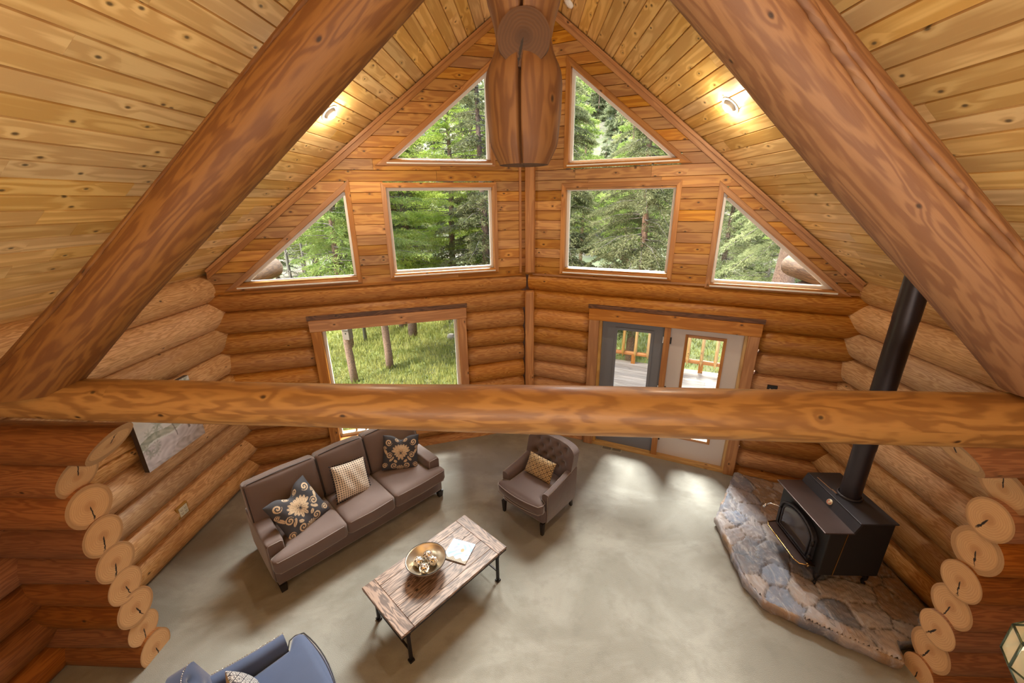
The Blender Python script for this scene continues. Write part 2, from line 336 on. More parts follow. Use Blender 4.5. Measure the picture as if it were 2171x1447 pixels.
# ------------------------------------------------------------ logs
def snoise(seed):
    g = random.Random(seed); ks = [(g.uniform(.6, 2.6), g.randint(-2, 2), g.uniform(0, 6.28), g.uniform(.4, 1)) for _ in range(6)]
    return lambda u, th: sum(a*math.sin(k*u+m*th+p) for k, m, p, a in ks)/2.5
def log(name, p0, p1, r0, r1, mat, parent=None, end='end_grain', seed=None, n=28, rough=.03, taper0=0, taper1=0, cracks=(), cut=None, step=.09, bow=.006, rprof=None, flip=0):
    seed = seed if seed is not None else random.randint(0, 99999); g = random.Random(seed); nz = snoise(seed); nb = snoise(seed+1)
    p0, p1 = Vector(p0), Vector(p1); L = (p1-p0).length; t = (p1-p0)/L; x = t.cross(Vector((0, 0, 1)))
    if x.length < .1: x = Vector((1, 0, 0))
    x.normalize(); y = x.cross(t); y = -y if y.z < 0 else y
    m = max(4, int(L/step)+1); mb = MB(); ou, ov = g.random()*60, g.random()*60; rn = (g.random(), g.random())
    for i in range(m+1):
        a = i/m; u = a*L; r = r0+(r1-r0)*a
        if rprof: r = rprof(u)
        for T, dd in ((taper0, u), (taper1, L-u)):
            if T and dd < T: r *= .62+.38*math.sqrt(max(0, 1-(1-dd/T)**2))
        c = p0+t*u+x*bow*nb(u, 0)+y*bow*nb(u+9, 0)
        for j in range(n):
            th = 2*PI*j/n; rr = r*(1+rough*nz(u*1.3, th))
            for ct, cw, cd, c0, c1 in cracks:
                w = min(max((u-c0)/.25, 0), 1)*min(max((c1-u)/.25, 0), 1); dth = abs((th-(ct+.12*math.sin(u*2.1+1))+PI) % (2*PI)-PI)
                if dth < cw and w > 0: rr *= 1-cd*w*(1-dth/cw)
            mb.v.append(tuple(c+(x*math.cos(th)+y*math.sin(th))*rr))
    for i in range(m):
        for j in range(n):
            j2 = (j+1) % n; q = 2*PI*r0/n; u0 = ou+i*L/m; u1 = ou+(i+1)*L/m
            mb.face([i*n+j, i*n+j2, (i+1)*n+j2, (i+1)*n+j], [(u0, ov+q*j), (u0, ov+q*(j+1)), (u1, ov+q*(j+1)), (u1, ov+q*j)], 0, rn)
    for i, s in ((0, 1), (m, -1)):
        c = sum((Vector(mb.v[i*n+j]) for j in range(n)), Vector())/n; k = mb.add([c]); r = r0 if i == 0 else r1
        for j in range(n):
            j2 = (j+1) % n; a, b = 2*PI*j/n, 2*PI*j2/n; A = [(r*math.cos(a), r*math.sin(a)), (r*math.cos(b), r*math.sin(b)), (0, 0)]; I = [i*n+j, i*n+j2, k]
            mb.face(I if s < 0 else I[::-1], A if s < 0 else A[::-1], 1, rn)
    o = mb.build(name, [mat, end], parent, True)
    bm = bmesh.new(); bm.from_mesh(o.data)
    for cp in (cut or ()):
        bmesh.ops.recalc_face_normals(bm, faces=bm.faces)
        res = bmesh.ops.bisect_plane(bm, geom=list(bm.verts)+list(bm.edges)+list(bm.faces), plane_co=cp[0], plane_no=cp[1], clear_outer=True)
        ed = [e for e in res['geom_cut'] if isinstance(e, bmesh.types.BMEdge)]
        f = bmesh.ops.contextual_create(bm, geom=ed)['faces']; uvl = bm.loops.layers.uv['UVMap']; rl = bm.loops.layers.uv['rnd']
        for ff in f:
            ff.material_index = 1; cc = ff.calc_center_median(); nn = ff.normal; ax = nn.orthogonal().normalized() if abs(nn.z) > .9 else nn.cross(Vector((0, 0, 1))).normalized(); ay = nn.cross(ax)
            for lp in ff.loops: lp[uvl].uv = ((lp.vert.co-cc).dot(ax), (lp.vert.co-cc).dot(ay)); lp[rl].uv = rn
    bmesh.ops.recalc_face_normals(bm, faces=bm.faces)
    for e in bm.edges:
        if len(e.link_faces) == 2 and e.link_faces[0].material_index != e.link_faces[1].material_index: e.smooth = False
    for f in bm.faces:
        if f.material_index == 1: f.smooth = False
    bm.to_mesh(o.data); bm.free(); return o
# ------------------------------------------------------------ room geometry
PX, PY = -.01, 6.608
FD = {'L': Vector((-.94474, -.32783, 0)), 'R': Vector((.92503, -.37989, 0))}
FN = {'L': Vector((.32783, -.94474, 0)), 'R': Vector((-.37989, -.92503, 0))}
def fp(side, s, z, off=0): return Vector((PX, PY, z))+FD[side]*s+FN[side]*off
RIDGE, SL = 6.70, {'L': .83, 'R': .912}
def zroof(side, x): return RIDGE-SL[side]*abs(x)
XL, XR = -4.21, 4.05
CT = 2.51       # centre line of the cross wall and truss
YB = -4.0
# floor
mb = MB(); mb.prism([(-4.5, YB), (4.4, YB), (4.4, 4.9), (PX, PY+.12), (-4.5, 5.15)], -.12, 0)
mb.build('floor', 'carpet', None, kind='structure')
# side walls of stacked logs
SZ = [2.93, 2.57, 2.22, 1.87, 1.53, 1.18, .84, .49, .15]
for nm, sx, side in (('wall_left', XL, 'L'), ('wall_right', XR, 'R')):
    w = struct(nm); sg = -1 if side == 'L' else 1
    mb = MB(); mb.box(min(sx+sg*.16, sx+sg*.22), max(sx+sg*.16, sx+sg*.22), YB, 5.0, 0, 3.0); mb.build('core', 'trim_dark', w)
    yfar = 5.25 if side == 'L' else 5.05
    for i, z in enumerate(SZ):
        r = [.185, .205, .19, .18, .18, .19, .18, .185, .17][i]
        yend = yfar+random.uniform(.15, .25)
        if i < 2: log('log_tail', (sx+sg*.15, yend-.05, z), (sx+sg*.15, yend+(1.45 if i == 0 else 1.1), z+.05), r*1.02, r*.9, 'weathered_log', w, seed=190+i, n=28, taper1=.2, end='weathered_log')
        kw = dict(cracks=((.25, .05, .5, .1, 1.9),)) if i == 4 and side == 'L' else {}
        log('log', (sx+sg*.16, YB, z-.03), (sx+sg*.16, CT-.02, z-.02), r*.94, r*.96, 'log_cross', w, seed=150+i+(50 if side == 'R' else 0), n=28, rough=.035)
        log('log', (sx+sg*.16, CT-.02, z-.02), (sx+sg*(.16 if i else .14), yend, z), r*.96, r, 'log_side', w, seed=100+i+(50 if side == 'R' else 0), n=130 if kw else 32, rough=.035, **kw)
# cross wall stubs
DZ = [2.31, 2.01, 1.72, 1.42, 1.13, .86, .60, .34, .07]
for nm, sg, xs in (('wall_near_left', -1, (3.13, 3.50, 3.53, 3.52, 3.52, 3.52, 3.52, 3.53, 3.50)), ('wall_near_right', 1, (2.95, 3.38, 3.40, 3.42, 3.40, 3.42, 3.40, 3.42, 3.40))):
    w = struct(nm)
    for i, z in enumerate(DZ):
        r = [.165, .165, .175, .165, .165, .155, .165, .15, .155][i] if sg < 0 else [.165, .175, .16, .185, .155, .165, .15, .17, .14][i]
        cut = None
        if i < 2:
            nrm = Vector((-sg, 0, [-.9, -.35][i])).normalized(); cut = [((sg*(xs[i]+.02), CT, z), nrm)]
        x0 = sg*(xs[i]-(.4 if i < 2 else 0))
        log('log', (x0, CT, z+random.uniform(-.01, .01)), (sg*4.75, CT+random.uniform(-.02, .02), z), r, r*1.02, 'log_cross', w, seed=300+i*2+(40 if sg > 0 else 0), n=36, cut=cut, rough=.04)
# prow walls : lower logs
FZ = [2.745, 2.44, 2.13, 1.82, 1.51, 1.20, .89, .58, .27, -.03]
for side, nm in (('L', 'wall_far_left'), ('R', 'wall_far_right')):
    w = struct(nm)
    smax = 4.72 if side == 'L' else 4.55
    o0, o1, oz0, oz1 = (1.09, 3.31, .40, 2.40) if side == 'L' else (1.10, 3.40, 0, 2.40)
    for i, z in enumerate(FZ):
        r = .172 if i else .165
        if i < 2: segs = [(.02, smax)]
        elif z+.1 > oz0: segs = [(.06, o0), (o1, smax)]
        else: segs = [(.06, smax)]
        for a, b in segs:
            log('log', fp(side, a, z, -.145), fp(side, b, z+random.uniform(-.012, .012), -.145), r, r, 'log_front', w, seed=500+i*3+int(a)+(60 if side == 'R' else 0), n=28,
                taper0=.09 if a > 1 else 0, taper1=.09 if b < 4 else .25, rough=.03)
# prow walls : framed gable with boards
S_ = {'L': dict(sq=[(.54, 2.985), (2.09, 2.985), (2.09, 4.205), (.54, 4.205)], t1=[(.55, 4.53), (2.03, 4.53), (.55, 5.72)], t2=[(2.60, 2.955), (4.14, 2.955), (2.60, 4.19)]),
      'R': dict(sq=[(.61, 2.955), (2.15, 2.955), (2.15, 4.175), (.61, 4.175)], t1=[(.63, 4.485), (2.14, 4.485), (.63, 5.72)], t2=[(2.70, 2.89), (4.13, 2.89), (2.70, 4.09)])}
def inset(poly, d):
    """grow a ccw polygon by d"""
    n = len(poly); out = []
    for i in range(n):
        p0, p, p1 = (Vector(poly[k % n]) for k in (i-1, i, i+1)); e0 = (p-p0).normalized(); e1 = (p1-p).normalized()
        n0 = Vector((e0.y, -e0.x)); n1 = Vector((e1.y, -e1.x)); b = (n0+n1); b = b/b.dot(n0); out.append(tuple(p+b*min(d, 10)))
    return out
def inter(poly, z):
    xs = []
    for i in range(len(poly)):
        (a, b), (c, d) = poly[i], poly[(i+1) % len(poly)]
        if (b-z)*(d-z) < 0: xs.append(a+(c-a)*(z-b)/(d-b))
    return (min(xs), max(xs)) if len(xs) == 2 else None
for side in 'LR':
    wall = bpy.data.objects['wall_far_left' if side == 'L' else 'wall_far_right']
    cosx = abs(FD[side].x); lim = 4.46 if side == 'L' else 4.40
    mbi, mbo = MB(), MB(); z = 2.86; bh = .142
    def ivals(z):
        sm = min(lim, (RIDGE-z)/SL[side]/cosx)
        if sm <= .02: return []
        holes = sorted([h for h in (inter(inset(p, .02), z) for p in S_[side].values()) if h]); res = []; a = .0
        for h in holes:
            if h[0] > a: res.append((a, h[0]))
            a = h[1]
        if sm > a: res.append((a, sm))
        return res
    while z < RIDGE:
        z1 = z+bh; A, B, Cm = ivals(z+.004), ivals(z1-.004), ivals(z+bh/2)
        if len(A) == len(B) == len(Cm) and A: P_ = list(zip(A, B))
        else: P_ = [(c, c) for c in Cm]
        for (a0, a1), (b0, b1) in P_:
            lo, hi = max(a0, b0), min(a1, b1); cuts = [None]; nx = lo
            while True:
                nx += random.uniform(.7, 1.9)
                if nx > hi-.3: break
                cuts.append(nx)
            cuts.append(None)
            for u, v in zip(cuts, cuts[1:]):
                g = .0015; q = [a0 if u is None else u+g, a1 if v is None else v-g, b1 if v is None else v-g, b0 if u is None else u+g]
                if q[1]-q[0] < .01: continue
                ch = .005
                mbi.hexa([fp(side, q[0], z, -.02), fp(side, q[1], z, -.02), fp(side, q[1], z, 0), fp(side, q[0], z, 0), fp(side, q[3], z1, -.02), fp(side, q[2], z1, -.02), fp(side, q[2], z1-2*ch, 0), fp(side, q[3], z1-2*ch, 0)], lax=0)
            mbo.hexa([fp(side, a0, z, -.16), fp(side, a1, z, -.16), fp(side, a1, z, -.022), fp(side, a0, z, -.022), fp(side, b0, z1, -.16), fp(side, b1, z1, -.16), fp(side, b1, z1, -.022), fp(side, b0, z1, -.022)], lax=0)
        z = z1
    mbi.build('board_panelling', 'board_gable', wall); mbo.build('outer_sheathing', 'trim_dark', wall)
def ring(mb, side, inn, out, o0, o1):
    n = len(inn)
    for i in range(n):
        j = (i+1) % n; a, b, c, d = inn[i], inn[j], out[j], out[i]
        mb.hexa([fp(side, *a, o0), fp(side, *b, o0), fp(side, *c, o0), fp(side, *d, o0), fp(side, *a, o1), fp(side, *b, o1), fp(side, *c, o1), fp(side, *d, o1)], lax=0)
def window(n, side, poly, cas=.055, casm='trim_wood', deep=-.17, face=.022):
    root = struct('window_%d' % n)
    mb = MB(); ring(mb, side, inset(poly, -.012), inset(poly, cas), .0005, face); bevel(mb.build('casing', casm, root), .004, 1)
    mb = MB(); ring(mb, side, inset(poly, -.012), inset(poly, .02), deep, .0); mb.build('jamb', casm, root)
    mb = MB(); ring(mb, side, inset(poly, -.045), inset(poly, -.012), -.12, -.06); ring(mb, side, inset(poly, -.052), inset(poly, -.04), -.11, -.08); mb.build('sash', 'white_vinyl', root)
    mb = MB(); q = inset(poly, -.045); k = mb.add([fp(side, *p, -.095) for p in q]+[fp(side, *p, -.10) for p in q]); m = len(q)
    mb.face([k+i for i in range(m)]); mb.face([k+m+i for i in range(m)][::-1])
    for i in range(m): mb.face([k+i, k+m+i, k+m+(i+1) % m, k+(i+1) % m])
    mb.build('pane', 'window_glass', root)
    zb = min(p[1] for p in poly); s0 = min(p[0] for p in poly if p[1] == zb); s1 = max(p[0] for p in poly if p[1] == zb)
    mb = MB(); mb.hexa([fp(side, s0, zb-.03, -.06), fp(side, s1, zb-.03, -.06), fp(side, s1, zb-.03, .04), fp(side, s0, zb-.03, .04), fp(side, s0, zb-.012, -.06), fp(side, s1, zb-.012, -.06), fp(side, s1, zb-.012, .04), fp(side, s0, zb-.012, .04)]); mb.build('window_sill', 'white_vinyl' if cas < .1 else casm, root)
    return root
k = 1
for side in 'LR':
    for key in ('t2', 'sq', 't1'): window(k, side, S_[side][key]); k += 1
# lower left picture window with a divided lower sash
def frect(mb, side, s0, s1, z0, z1, o0, o1): mb.hexa([fp(side, s0, z0, o0), fp(side, s1, z0, o0), fp(side, s1, z0, o1), fp(side, s0, z0, o1), fp(side, s0, z1, o0), fp(side, s1, z1, o0), fp(side, s1, z1, o1), fp(side, s0, z1, o1)], lax=0 if s1-s0 > z1-z0 else 2)
root = struct('window_7')
for nm, r_ in (('head_casing', (1.05, 3.35, 2.235, 2.40)), ('side_casing', (1.06, 1.20, .30, 2.235)), ('side_casing', (3.20, 3.34, .30, 2.235)), ('sill', (1.05, 3.35, .28, .40))):
    mb = MB(); frect(mb, 'L', *r_, -.25, .075); bevel(mb.build(nm, 'trim_wood', root), .005, 1)
mb = MB(); frect(mb, 'L', 1.03, 3.37, 2.40, 2.47, -.2, .04); mb.build('head_recess_shade', 'trim_dark', root)  # dark strip in place of the shaded log recess above the frame
mb = MB()
for r_ in ((1.20, 1.235, .4, 2.235), (3.165, 3.20, .4, 2.235), (1.2, 3.2, 2.20, 2.235), (1.2, 3.2, .93, 1.01), (1.2, 3.2, .40, .45)): frect(mb, 'L', *r_, -.13, -.05)
mb.build('sash', 'white_vinyl', root)
mb = MB()
for s in (1.6, 2.0, 2.4, 2.8, 2.95): frect(mb, 'L', s-.012, s+.012, .45, .98, -.11, -.07)
frect(mb, 'L', 1.235, 3.165, .70, .72, -.11, -.07); mb.build('muntin', 'yellow_log', root)
mb = MB(); frect(mb, 'L', 1.22, 3.18, .42, 2.22, -.10, -.095); mb.build('pane', 'window_glass', root)
# double door
root = struct('door_1'); S = 'R'
for nm, r_ in (('head_casing', (1.07, 3.42, 2.225, 2.40)), ('side_casing', (1.08, 1.235, 0, 2.225)), ('side_casing', (3.27, 3.41, 0, 2.225))):
    mb = MB(); frect(mb, S, *r_, -.25, .075); bevel(mb.build(nm, 'trim_wood', root), .005, 1)
mb = MB(); frect(mb, S, 1.05, 3.44, 2.40, 2.465, -.2, .04); mb.build('head_recess_shade', 'trim_dark', root)  # same dark strip for the recess shade above the doors
mb = MB(); frect(mb, S, 1.235, 1.275, 0, 2.225, -.16, .02); frect(mb, S, 3.235, 3.27, 0, 2.225, -.16, .02); mb.build('jamb', 'yellow_log', root)
mb = MB(); frect(mb, S, 2.20, 2.285, 0, 2.215, -.14, .045); mb.build('center_post', 'trim_wood', root)
mb = MB(); frect(mb, S, 1.235, 3.27, 0, .05, -.16, .05); mb.build('threshold', 'yellow_log', root)
for s0, s1, g0, g1, mt in ((1.275, 2.20, 1.50, 2.02, 'grey_door'), (2.285, 3.235, 2.52, 3.00, 'white_door')):
    mb = MB(); gz0, gz1 = .42, 2.09
    for r_ in ((s0, g0, .05, 2.215), (g1, s1, .05, 2.215), (g0, g1, .05, gz0), (g0, g1, gz1, 2.215)): frect(mb, S, *r_, -.09, -.045)
    d = mb.build('door_leaf', mt, root)
    mb = MB()
    for r_ in ((g0-.03, g0+.01, gz0-.03, gz1+.03), (g1-.01, g1+.03, gz0-.03, gz1+.03), (g0, g1, gz0-.03, gz0+.01), (g0, g1, gz1-.01, gz1+.03)): frect(mb, S, *r_, -.045, -.03)
    mb.build('glazing_bead', mt if mt == 'grey_door' else 'trim_wood', d)
    mb = MB(); frect(mb, S, g0, g1, gz0, gz1, -.072, -.066); mb.build('pane', 'window_glass', d)
    for hz in (.3, 1.15, 1.95):
        mb = MB(); hs = s1-.005 if mt == 'grey_door' else s0+.01; frect(mb, S, hs-.012, hs+.012, hz, hz+.1, -.045, -.03); mb.build('hinge', 'nickel' if mt == 'grey_door' else 'black_plastic', d)
mb = MB(); frect(mb, S, 2.115, 2.17, .95, 1.1, -.045, -.035); mb.tube([fp(S, 2.14, 1.0, -.04), fp(S, 2.14, 1.0, .01), fp(S, 2.05, 1.0, .015)], .009); mb.build('door_handle', 'brass', root)
# centre posts of the prow
w = struct('trim_1'); mb = MB()
mb.bar((PX+.04, PY-.05, 2.90), (PX+.04, PY-.05, 6.6), .145, .12, up=(0, 1, 0)); bevel(mb.build('upper_post', 'trim_wood', w), .008, 1)
mb = MB(); mb.bar((PX+.04, PY-.05, 0), (PX+.04, PY-.05, 2.60), .15, .14, up=(0, 1, 0)); bevel(mb.build('lower_post', 'trim_wood', w), .02, 2)
mb = MB(); mb.prism([(PX-.35, PY+.05), (PX+.35, PY+.03), (PX+.25, PY+.25), (PX-.25, PY+.25)], 0, 6.5); mb.build('leak_backing', 'trim_dark', w)  # unseen backing added behind the posts to stop a light leak
mb = MB()
for side in 'LR': frect(mb, side, .10, .135, 2.9, 6.5, .0005, .02)
mb.build('post_stop', 'trim_wood', w)
# rake trim under the roof and at the board foot
for n_, side in ((2, 'L'), (3, 'R')):
    w = struct('trim_%d' % n_); c = abs(FD[side].x); lim = 4.44 if side == 'L' else 4.36
    za = lambda s: zroof(side, PX+FD[side].x*s)
    mb = MB(); s0, s1 = .05, lim; h = .13
    mb.hexa([fp(side, s0, za(s0)-h, .001), fp(side, s1, za(s1)-h, .001), fp(side, s1, za(s1)-h, .028), fp(side, s0, za(s0)-h, .028), fp(side, s0, za(s0), .001), fp(side, s1, za(s1), .001), fp(side, s1, za(s1), .028), fp(side, s0, za(s0), .028)], lax=0)
    mb.build('rake_board', 'trim_wood', w)
    mb = MB(); mb.bar(fp(side, s0, za(s0)-.03, .04), fp(side, s1, za(s1)-.03, .04), .03, .035); mb.build('cove_strip', 'trim_wood', w)
    mb = MB(); frect(mb, side, .1, lim, 2.855, 2.885, .0005, .018); mb.build('foot_strip', 'trim_wood', w)
# ceiling : tongue and groove boards on both roof slopes
for nm, side, sg in (('ceiling_left', 'L', -1), ('ceiling_right', 'R', 1)):
    mb = MB(); bw = .147; sl = SL[side]; cs = 1/math.hypot(1, sl); X = 0; dx = bw*cs; xm = 5.0
    ct_ = struct(nm)
    i = 0
    while X < xm:
        X1 = X+dx; y = YB-.2-random.random()*2
        yl = PY+.45-abs(FD[side].y/FD[side].x)*(X+dx/2); y = YB-.2-random.random()*2
        while y < yl-.01:
            y1 = min(yl, y+random.uniform(1.4, 4.2)); ch = .007
            a = (sg*X, RIDGE-sl*X); b = (sg*X1, RIDGE-sl*X1); t_ = Vector((sg*cs, -sl*cs)); nn = Vector((-sg*sl*cs, -cs))  # into the room
            def P(p, y_, dn, dt): return (p[0]+nn[0]*-dn+t_[0]*dt, y_, p[1]+nn[1]*-dn+t_[1]*dt)
            mb.hexa([P(a, y+.001, 0, ch), P(a, y1-.001, 0, ch), P(b, y1-.001, 0, -ch), P(b, y+.001, 0, -ch), P(a, y+.001, .02, 0), P(a, y1-.001, .02, 0), P(b, y1-.001, .02, 0), P(b, y+.001, .02, 0)], lax=0)
            y = y1
        X = X1; i += 1
    mb.build('board_lining', 'board_roof', ct_)
    mb = MB(); z0 = RIDGE+.03; ya, yb_ = PY+.47, PY+.47-abs(FD[side].y/FD[side].x)*5; mb.hexa([(0, YB-.2, z0), (0, ya, z0), (sg*5, yb_, z0-sl*5), (sg*5, YB-.2, z0-sl*5), (0, YB-.2, z0+.25), (0, ya, z0+.25), (sg*5, yb_, z0-sl*5+.25), (sg*5, YB-.2, z0-sl*5+.25)])
    mb.build('roof_deck', 'shingle', ct_)
# back of the house
w = struct('wall_back'); mb = MB(); mb.prism([(-4.6, 0), (4.5, 0), (4.5, 2.6), (0, 6.72), (-4.6, 2.9)], 0, .15); mb.xf(Matrix(((1, 0, 0, 0), (0, 0, -1, YB), (0, 1, 0, 0), (0, 0, 0, 1)))); mb.build('board_panelling', 'board_gable', w)
mb = MB(); mb.box(-7, 7, YB-.3, 4.9, -.9, -.13); mb.build('trim_4', 'concrete', None, kind='structure')
# ------------------------------------------------------------ truss
tr = empty('roof_truss', (0, CT, 2.6), 0, 'massive log roof truss spanning the room, with tie beam, two rafters and hanging post', 'truss')
def L_(p): return (p[0], p[1]-CT, p[2]-2.6)
log('tie_beam', L_((-4.9, CT, 2.715)), L_((4.9, CT, 2.53)), .137, .197, 'log_tie', tr, seed=11, n=56, rough=.022, bow=.008, step=.06)
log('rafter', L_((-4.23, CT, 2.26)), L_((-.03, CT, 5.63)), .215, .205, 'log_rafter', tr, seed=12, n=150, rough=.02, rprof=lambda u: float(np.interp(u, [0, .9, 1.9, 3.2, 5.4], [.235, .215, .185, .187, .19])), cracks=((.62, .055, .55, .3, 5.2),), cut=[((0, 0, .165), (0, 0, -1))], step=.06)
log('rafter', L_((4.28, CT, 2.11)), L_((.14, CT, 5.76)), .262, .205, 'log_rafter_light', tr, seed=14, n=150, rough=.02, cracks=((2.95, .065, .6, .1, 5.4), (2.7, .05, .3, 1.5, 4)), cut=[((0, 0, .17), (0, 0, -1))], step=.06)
def kr(z):
    T = [(0, .13), (.05, .155), (.10, .178), (.26, .192), (.40, .195), (.46, .185), (.53, .15), (.60, .135), (.68, .15), (.76, .175), (.82, .183), (3, .2)]
    for (a, b), (c, d) in zip(T, T[1:]):
        if z <= c: return (b+(d-b)*(z-a)/(c-a))*1.07
    return T[-1][1]
kp = log('king_post', L_((-.02, CT, 4.19)), L_((-.02, CT, 6.65)), .19, .19, 'log_rafter', tr, seed=16, n=150, rough=.012, bow=.003, step=.03, rprof=kr, cracks=((1.57, .055, .6, -.3, 2.4),), end='end_grain_dark')
def discs(name, x, z, rx, rz, y, parent):
    mb = MB(); n = 48; k = mb.add([(x, y, z)]+[(x+rx*math.cos(2*PI*j/n), y+.004, z+rz*math.sin(2*PI*j/n)) for j in range(n)]+[(x+rx*math.cos(2*PI*j/n), y+.12, z+rz*math.sin(2*PI*j/n)) for j in range(n)])
    for j in range(n):
        j2 = (j+1) % n; A = [(0, 0), (rx*math.cos(2*PI*j/n), rz*math.sin(2*PI*j/n)), (rx*math.cos(2*PI*j2/n), rz*math.sin(2*PI*j2/n))]
        mb.face([k, k+1+j, k+1+j2], A, 0, (.3, .8)); mb.face([k+1+j, k+1+n+j, k+1+n+j2, k+1+j2], None, 0)
    return mb.build(name, 'end_grain_dark', parent)
discs('saddle_cut', -.02, 4.75-2.6, .13, .125, -.175, tr)
# ------------------------------------------------------------ recessed lamps
def onroof(side, x, y): return Vector((x, y, zroof(side, x)))
def recessed(side, x, y, label, lit=True):
    sg = -1 if side == 'L' else 1; nrm = Vector((-sg*SL[side], 0, -1)).normalized(); p = onroof(side, x, y)
    root = empty('recessed_lamp', p, 0, label, 'ceiling lamp', None); root.rotation_euler = nrm.to_track_quat('Z', 'Y').to_euler()
    mb = MB(); mb.lathe([(.062, -.02), (.066, .004), (.088, .012), (.102, .006), (.104, -.004), (.100, -.008)], 40); mb.build('trim_ring', 'white_vinyl', root, True)
    mb = MB(); mb.lathe([(.064, -.01), (.064, .02), (.055, .045), (.05, .047), (.048, .035)], 36); eb = mb.build('eyeball', 'ceramic', root, True); eb.rotation_euler = (0, 0, 0)
    mb = MB(); mb.lathe([(.0001, .030), (.03, .033), (.049, .032)], 36); mb.build('bulb', 'bulb', root, True)
    if lit: lamp('lamp_light', 'POINT', p+nrm*.12, 13, (1, .84, .60), None, .02); lamp('lamp_beam', 'SPOT', p+nrm*.06, 40, (1, .84, .62), p+nrm*.6+Vector((0, 0, -1)), .04, spot=2.7)
    return root
recessed('L', -2.14, 4.85, 'small white recessed eyeball lamp glowing in the left ceiling slope')
SD_ = empty('smoke_detector', onroof('R', .50, 5.95), 0, 'white smoke detector near the roof ridge, right behind the hanging post', 'smoke detector'); SD_.rotation_euler = Vector((-.912, 0, -1)).to_track_quat('Z', 'Y').to_euler()
mb = MB(); mb.lathe([(.068, 0), (.066, .022), (.045, .036), (.0001, .038)], 32); mb.build('housing', 'white_vinyl', SD_, True)
mb = MB(); mb.lathe([(.03, .037), (.028, .041), (.0001, .041)], 20); mb.build('vent_cap', 'ceramic', SD_, True)
recessed('R', 2.01, 4.63, 'small white recessed eyeball lamp glowing in the right ceiling slope')
# ------------------------------------------------------------ sofa
SO = empty('sofa', (-2.66, 3.10, 0), math.radians(47.4), 'long brown three-seat sofa with pale piping, standing along the left wall', 'sofa')
def place(mb, name, mat, parent, smooth=True, **k): return mb.build(name, mat, parent, smooth, **k)
SW, SD = 2.20, .95
place(softbox(SW-.04, SD-.08, .22, .02, 8, off=(SW/2, SD/2+.02, .20)), 'base', 'sofa_cloth', SO)
place(softbox(SW-.30, .14, .60, .04, 8, off=(SW/2, SD-.07, .42)), 'back_frame', 'sofa_cloth', SO)
for x in (.0875, SW-.0875):
    a = place(softbox(.175, SD-.10, .50, .025, 12, puff=(.006, .0, .008), off=(x, SD/2+.06, .36)), 'arm', 'sofa_cloth', SO)
    mb = MB(); h = .0875; mb.tube([(x-h+.012, .115, .12), (x-h+.012, .112, .585), (x-h+.03, .112, .603), (x+h-.03, .112, .603), (x+h-.012, .112, .585), (x+h-.012, .115, .12)], .005, 8); mb.build('piping', 'piping', a, True)
for i in range(3):
    w3 = (SW-.35)/3; x = .175+w3*(i+.5); xo = 0; w_ = w3
    c = softbox(w_+.005, .78, .20, .05, 16, puff=(.0, .015, .022), off=(x, .34, .405))
    if i != 1:   # the outer cushions wrap round the arm fronts
        sgn = -1 if i == 0 else 1; v = []
        for p in c.v:
            px, py, pz = p; q = (px-x)*sgn
            if py < .09 and q > 0: px += sgn*.165*min(1, (q/(w_/2))**2)*(1 if py < .07 else (.09-py)/.02)
            v.append((px, py, pz))
        c.v = v
    cu = place(c, 'seat_cushion', 'sofa_cloth', SO)
    for zz in (.478, .33):
        mb = MB(); l = x-w_/2+.012-(.165 if i == 0 else 0); r = x+w_/2-.012+(.165 if i == 2 else 0)
        mb.tube([(l, .09, zz), (l+.004, .0, zz), (l+.03, -.043, zz), ((l+r)/2, -.058, zz), (r-.03, -.043, zz), (r-.004, 0, zz), (r, .09, zz)], .0045, 8); mb.build('piping', 'piping', cu, True)
    ex = .165 if i != 1 else 0; xb = x+(-ex/2 if i == 0 else ex/2 if i == 2 else 0)
    bc = softbox(w_+.01+ex, .20, .56, .05, 16, puff=(.0, .035, .012)); bc.xf(Matrix.Translation((xb, .72, .76)) @ Matrix.Rotation(math.radians(-14), 4, 'X'))
    b = place(bc, 'back_cushion', 'sofa_cloth', SO)
    for yy in (-.085, .085):
        mb = MB(); q = (w_+ex)/2-.008; mb.tube([(-q, yy, -.25), (-q, yy, .23), (-q+.04, yy, .268), (0, yy, .28), (q-.04, yy, .268), (q, yy, .23), (q, yy, -.25)], .0045, 8); mb.xf(Matrix.Translation((xb, .72, .76)) @ Matrix.Rotation(math.radians(-14), 4, 'X')); mb.build('piping', 'piping_dark' if yy < 0 else 'piping', b, True)
for x, y in ((.06, .08), (SW-.06, .08), (.06, SD-.06), (SW-.06, SD-.06)):
    mb = MB(); mb.hexa([(x-.03, y-.03, 0), (x+.03, y-.03, 0), (x+.03, y+.03, 0), (x-.03, y+.03, 0), (x-.04, y-.04, .1), (x+.04, y-.04, .1), (x+.04, y+.04, .1), (x-.04, y+.04, .1)]); mb.build('leg', 'black_leg', SO)
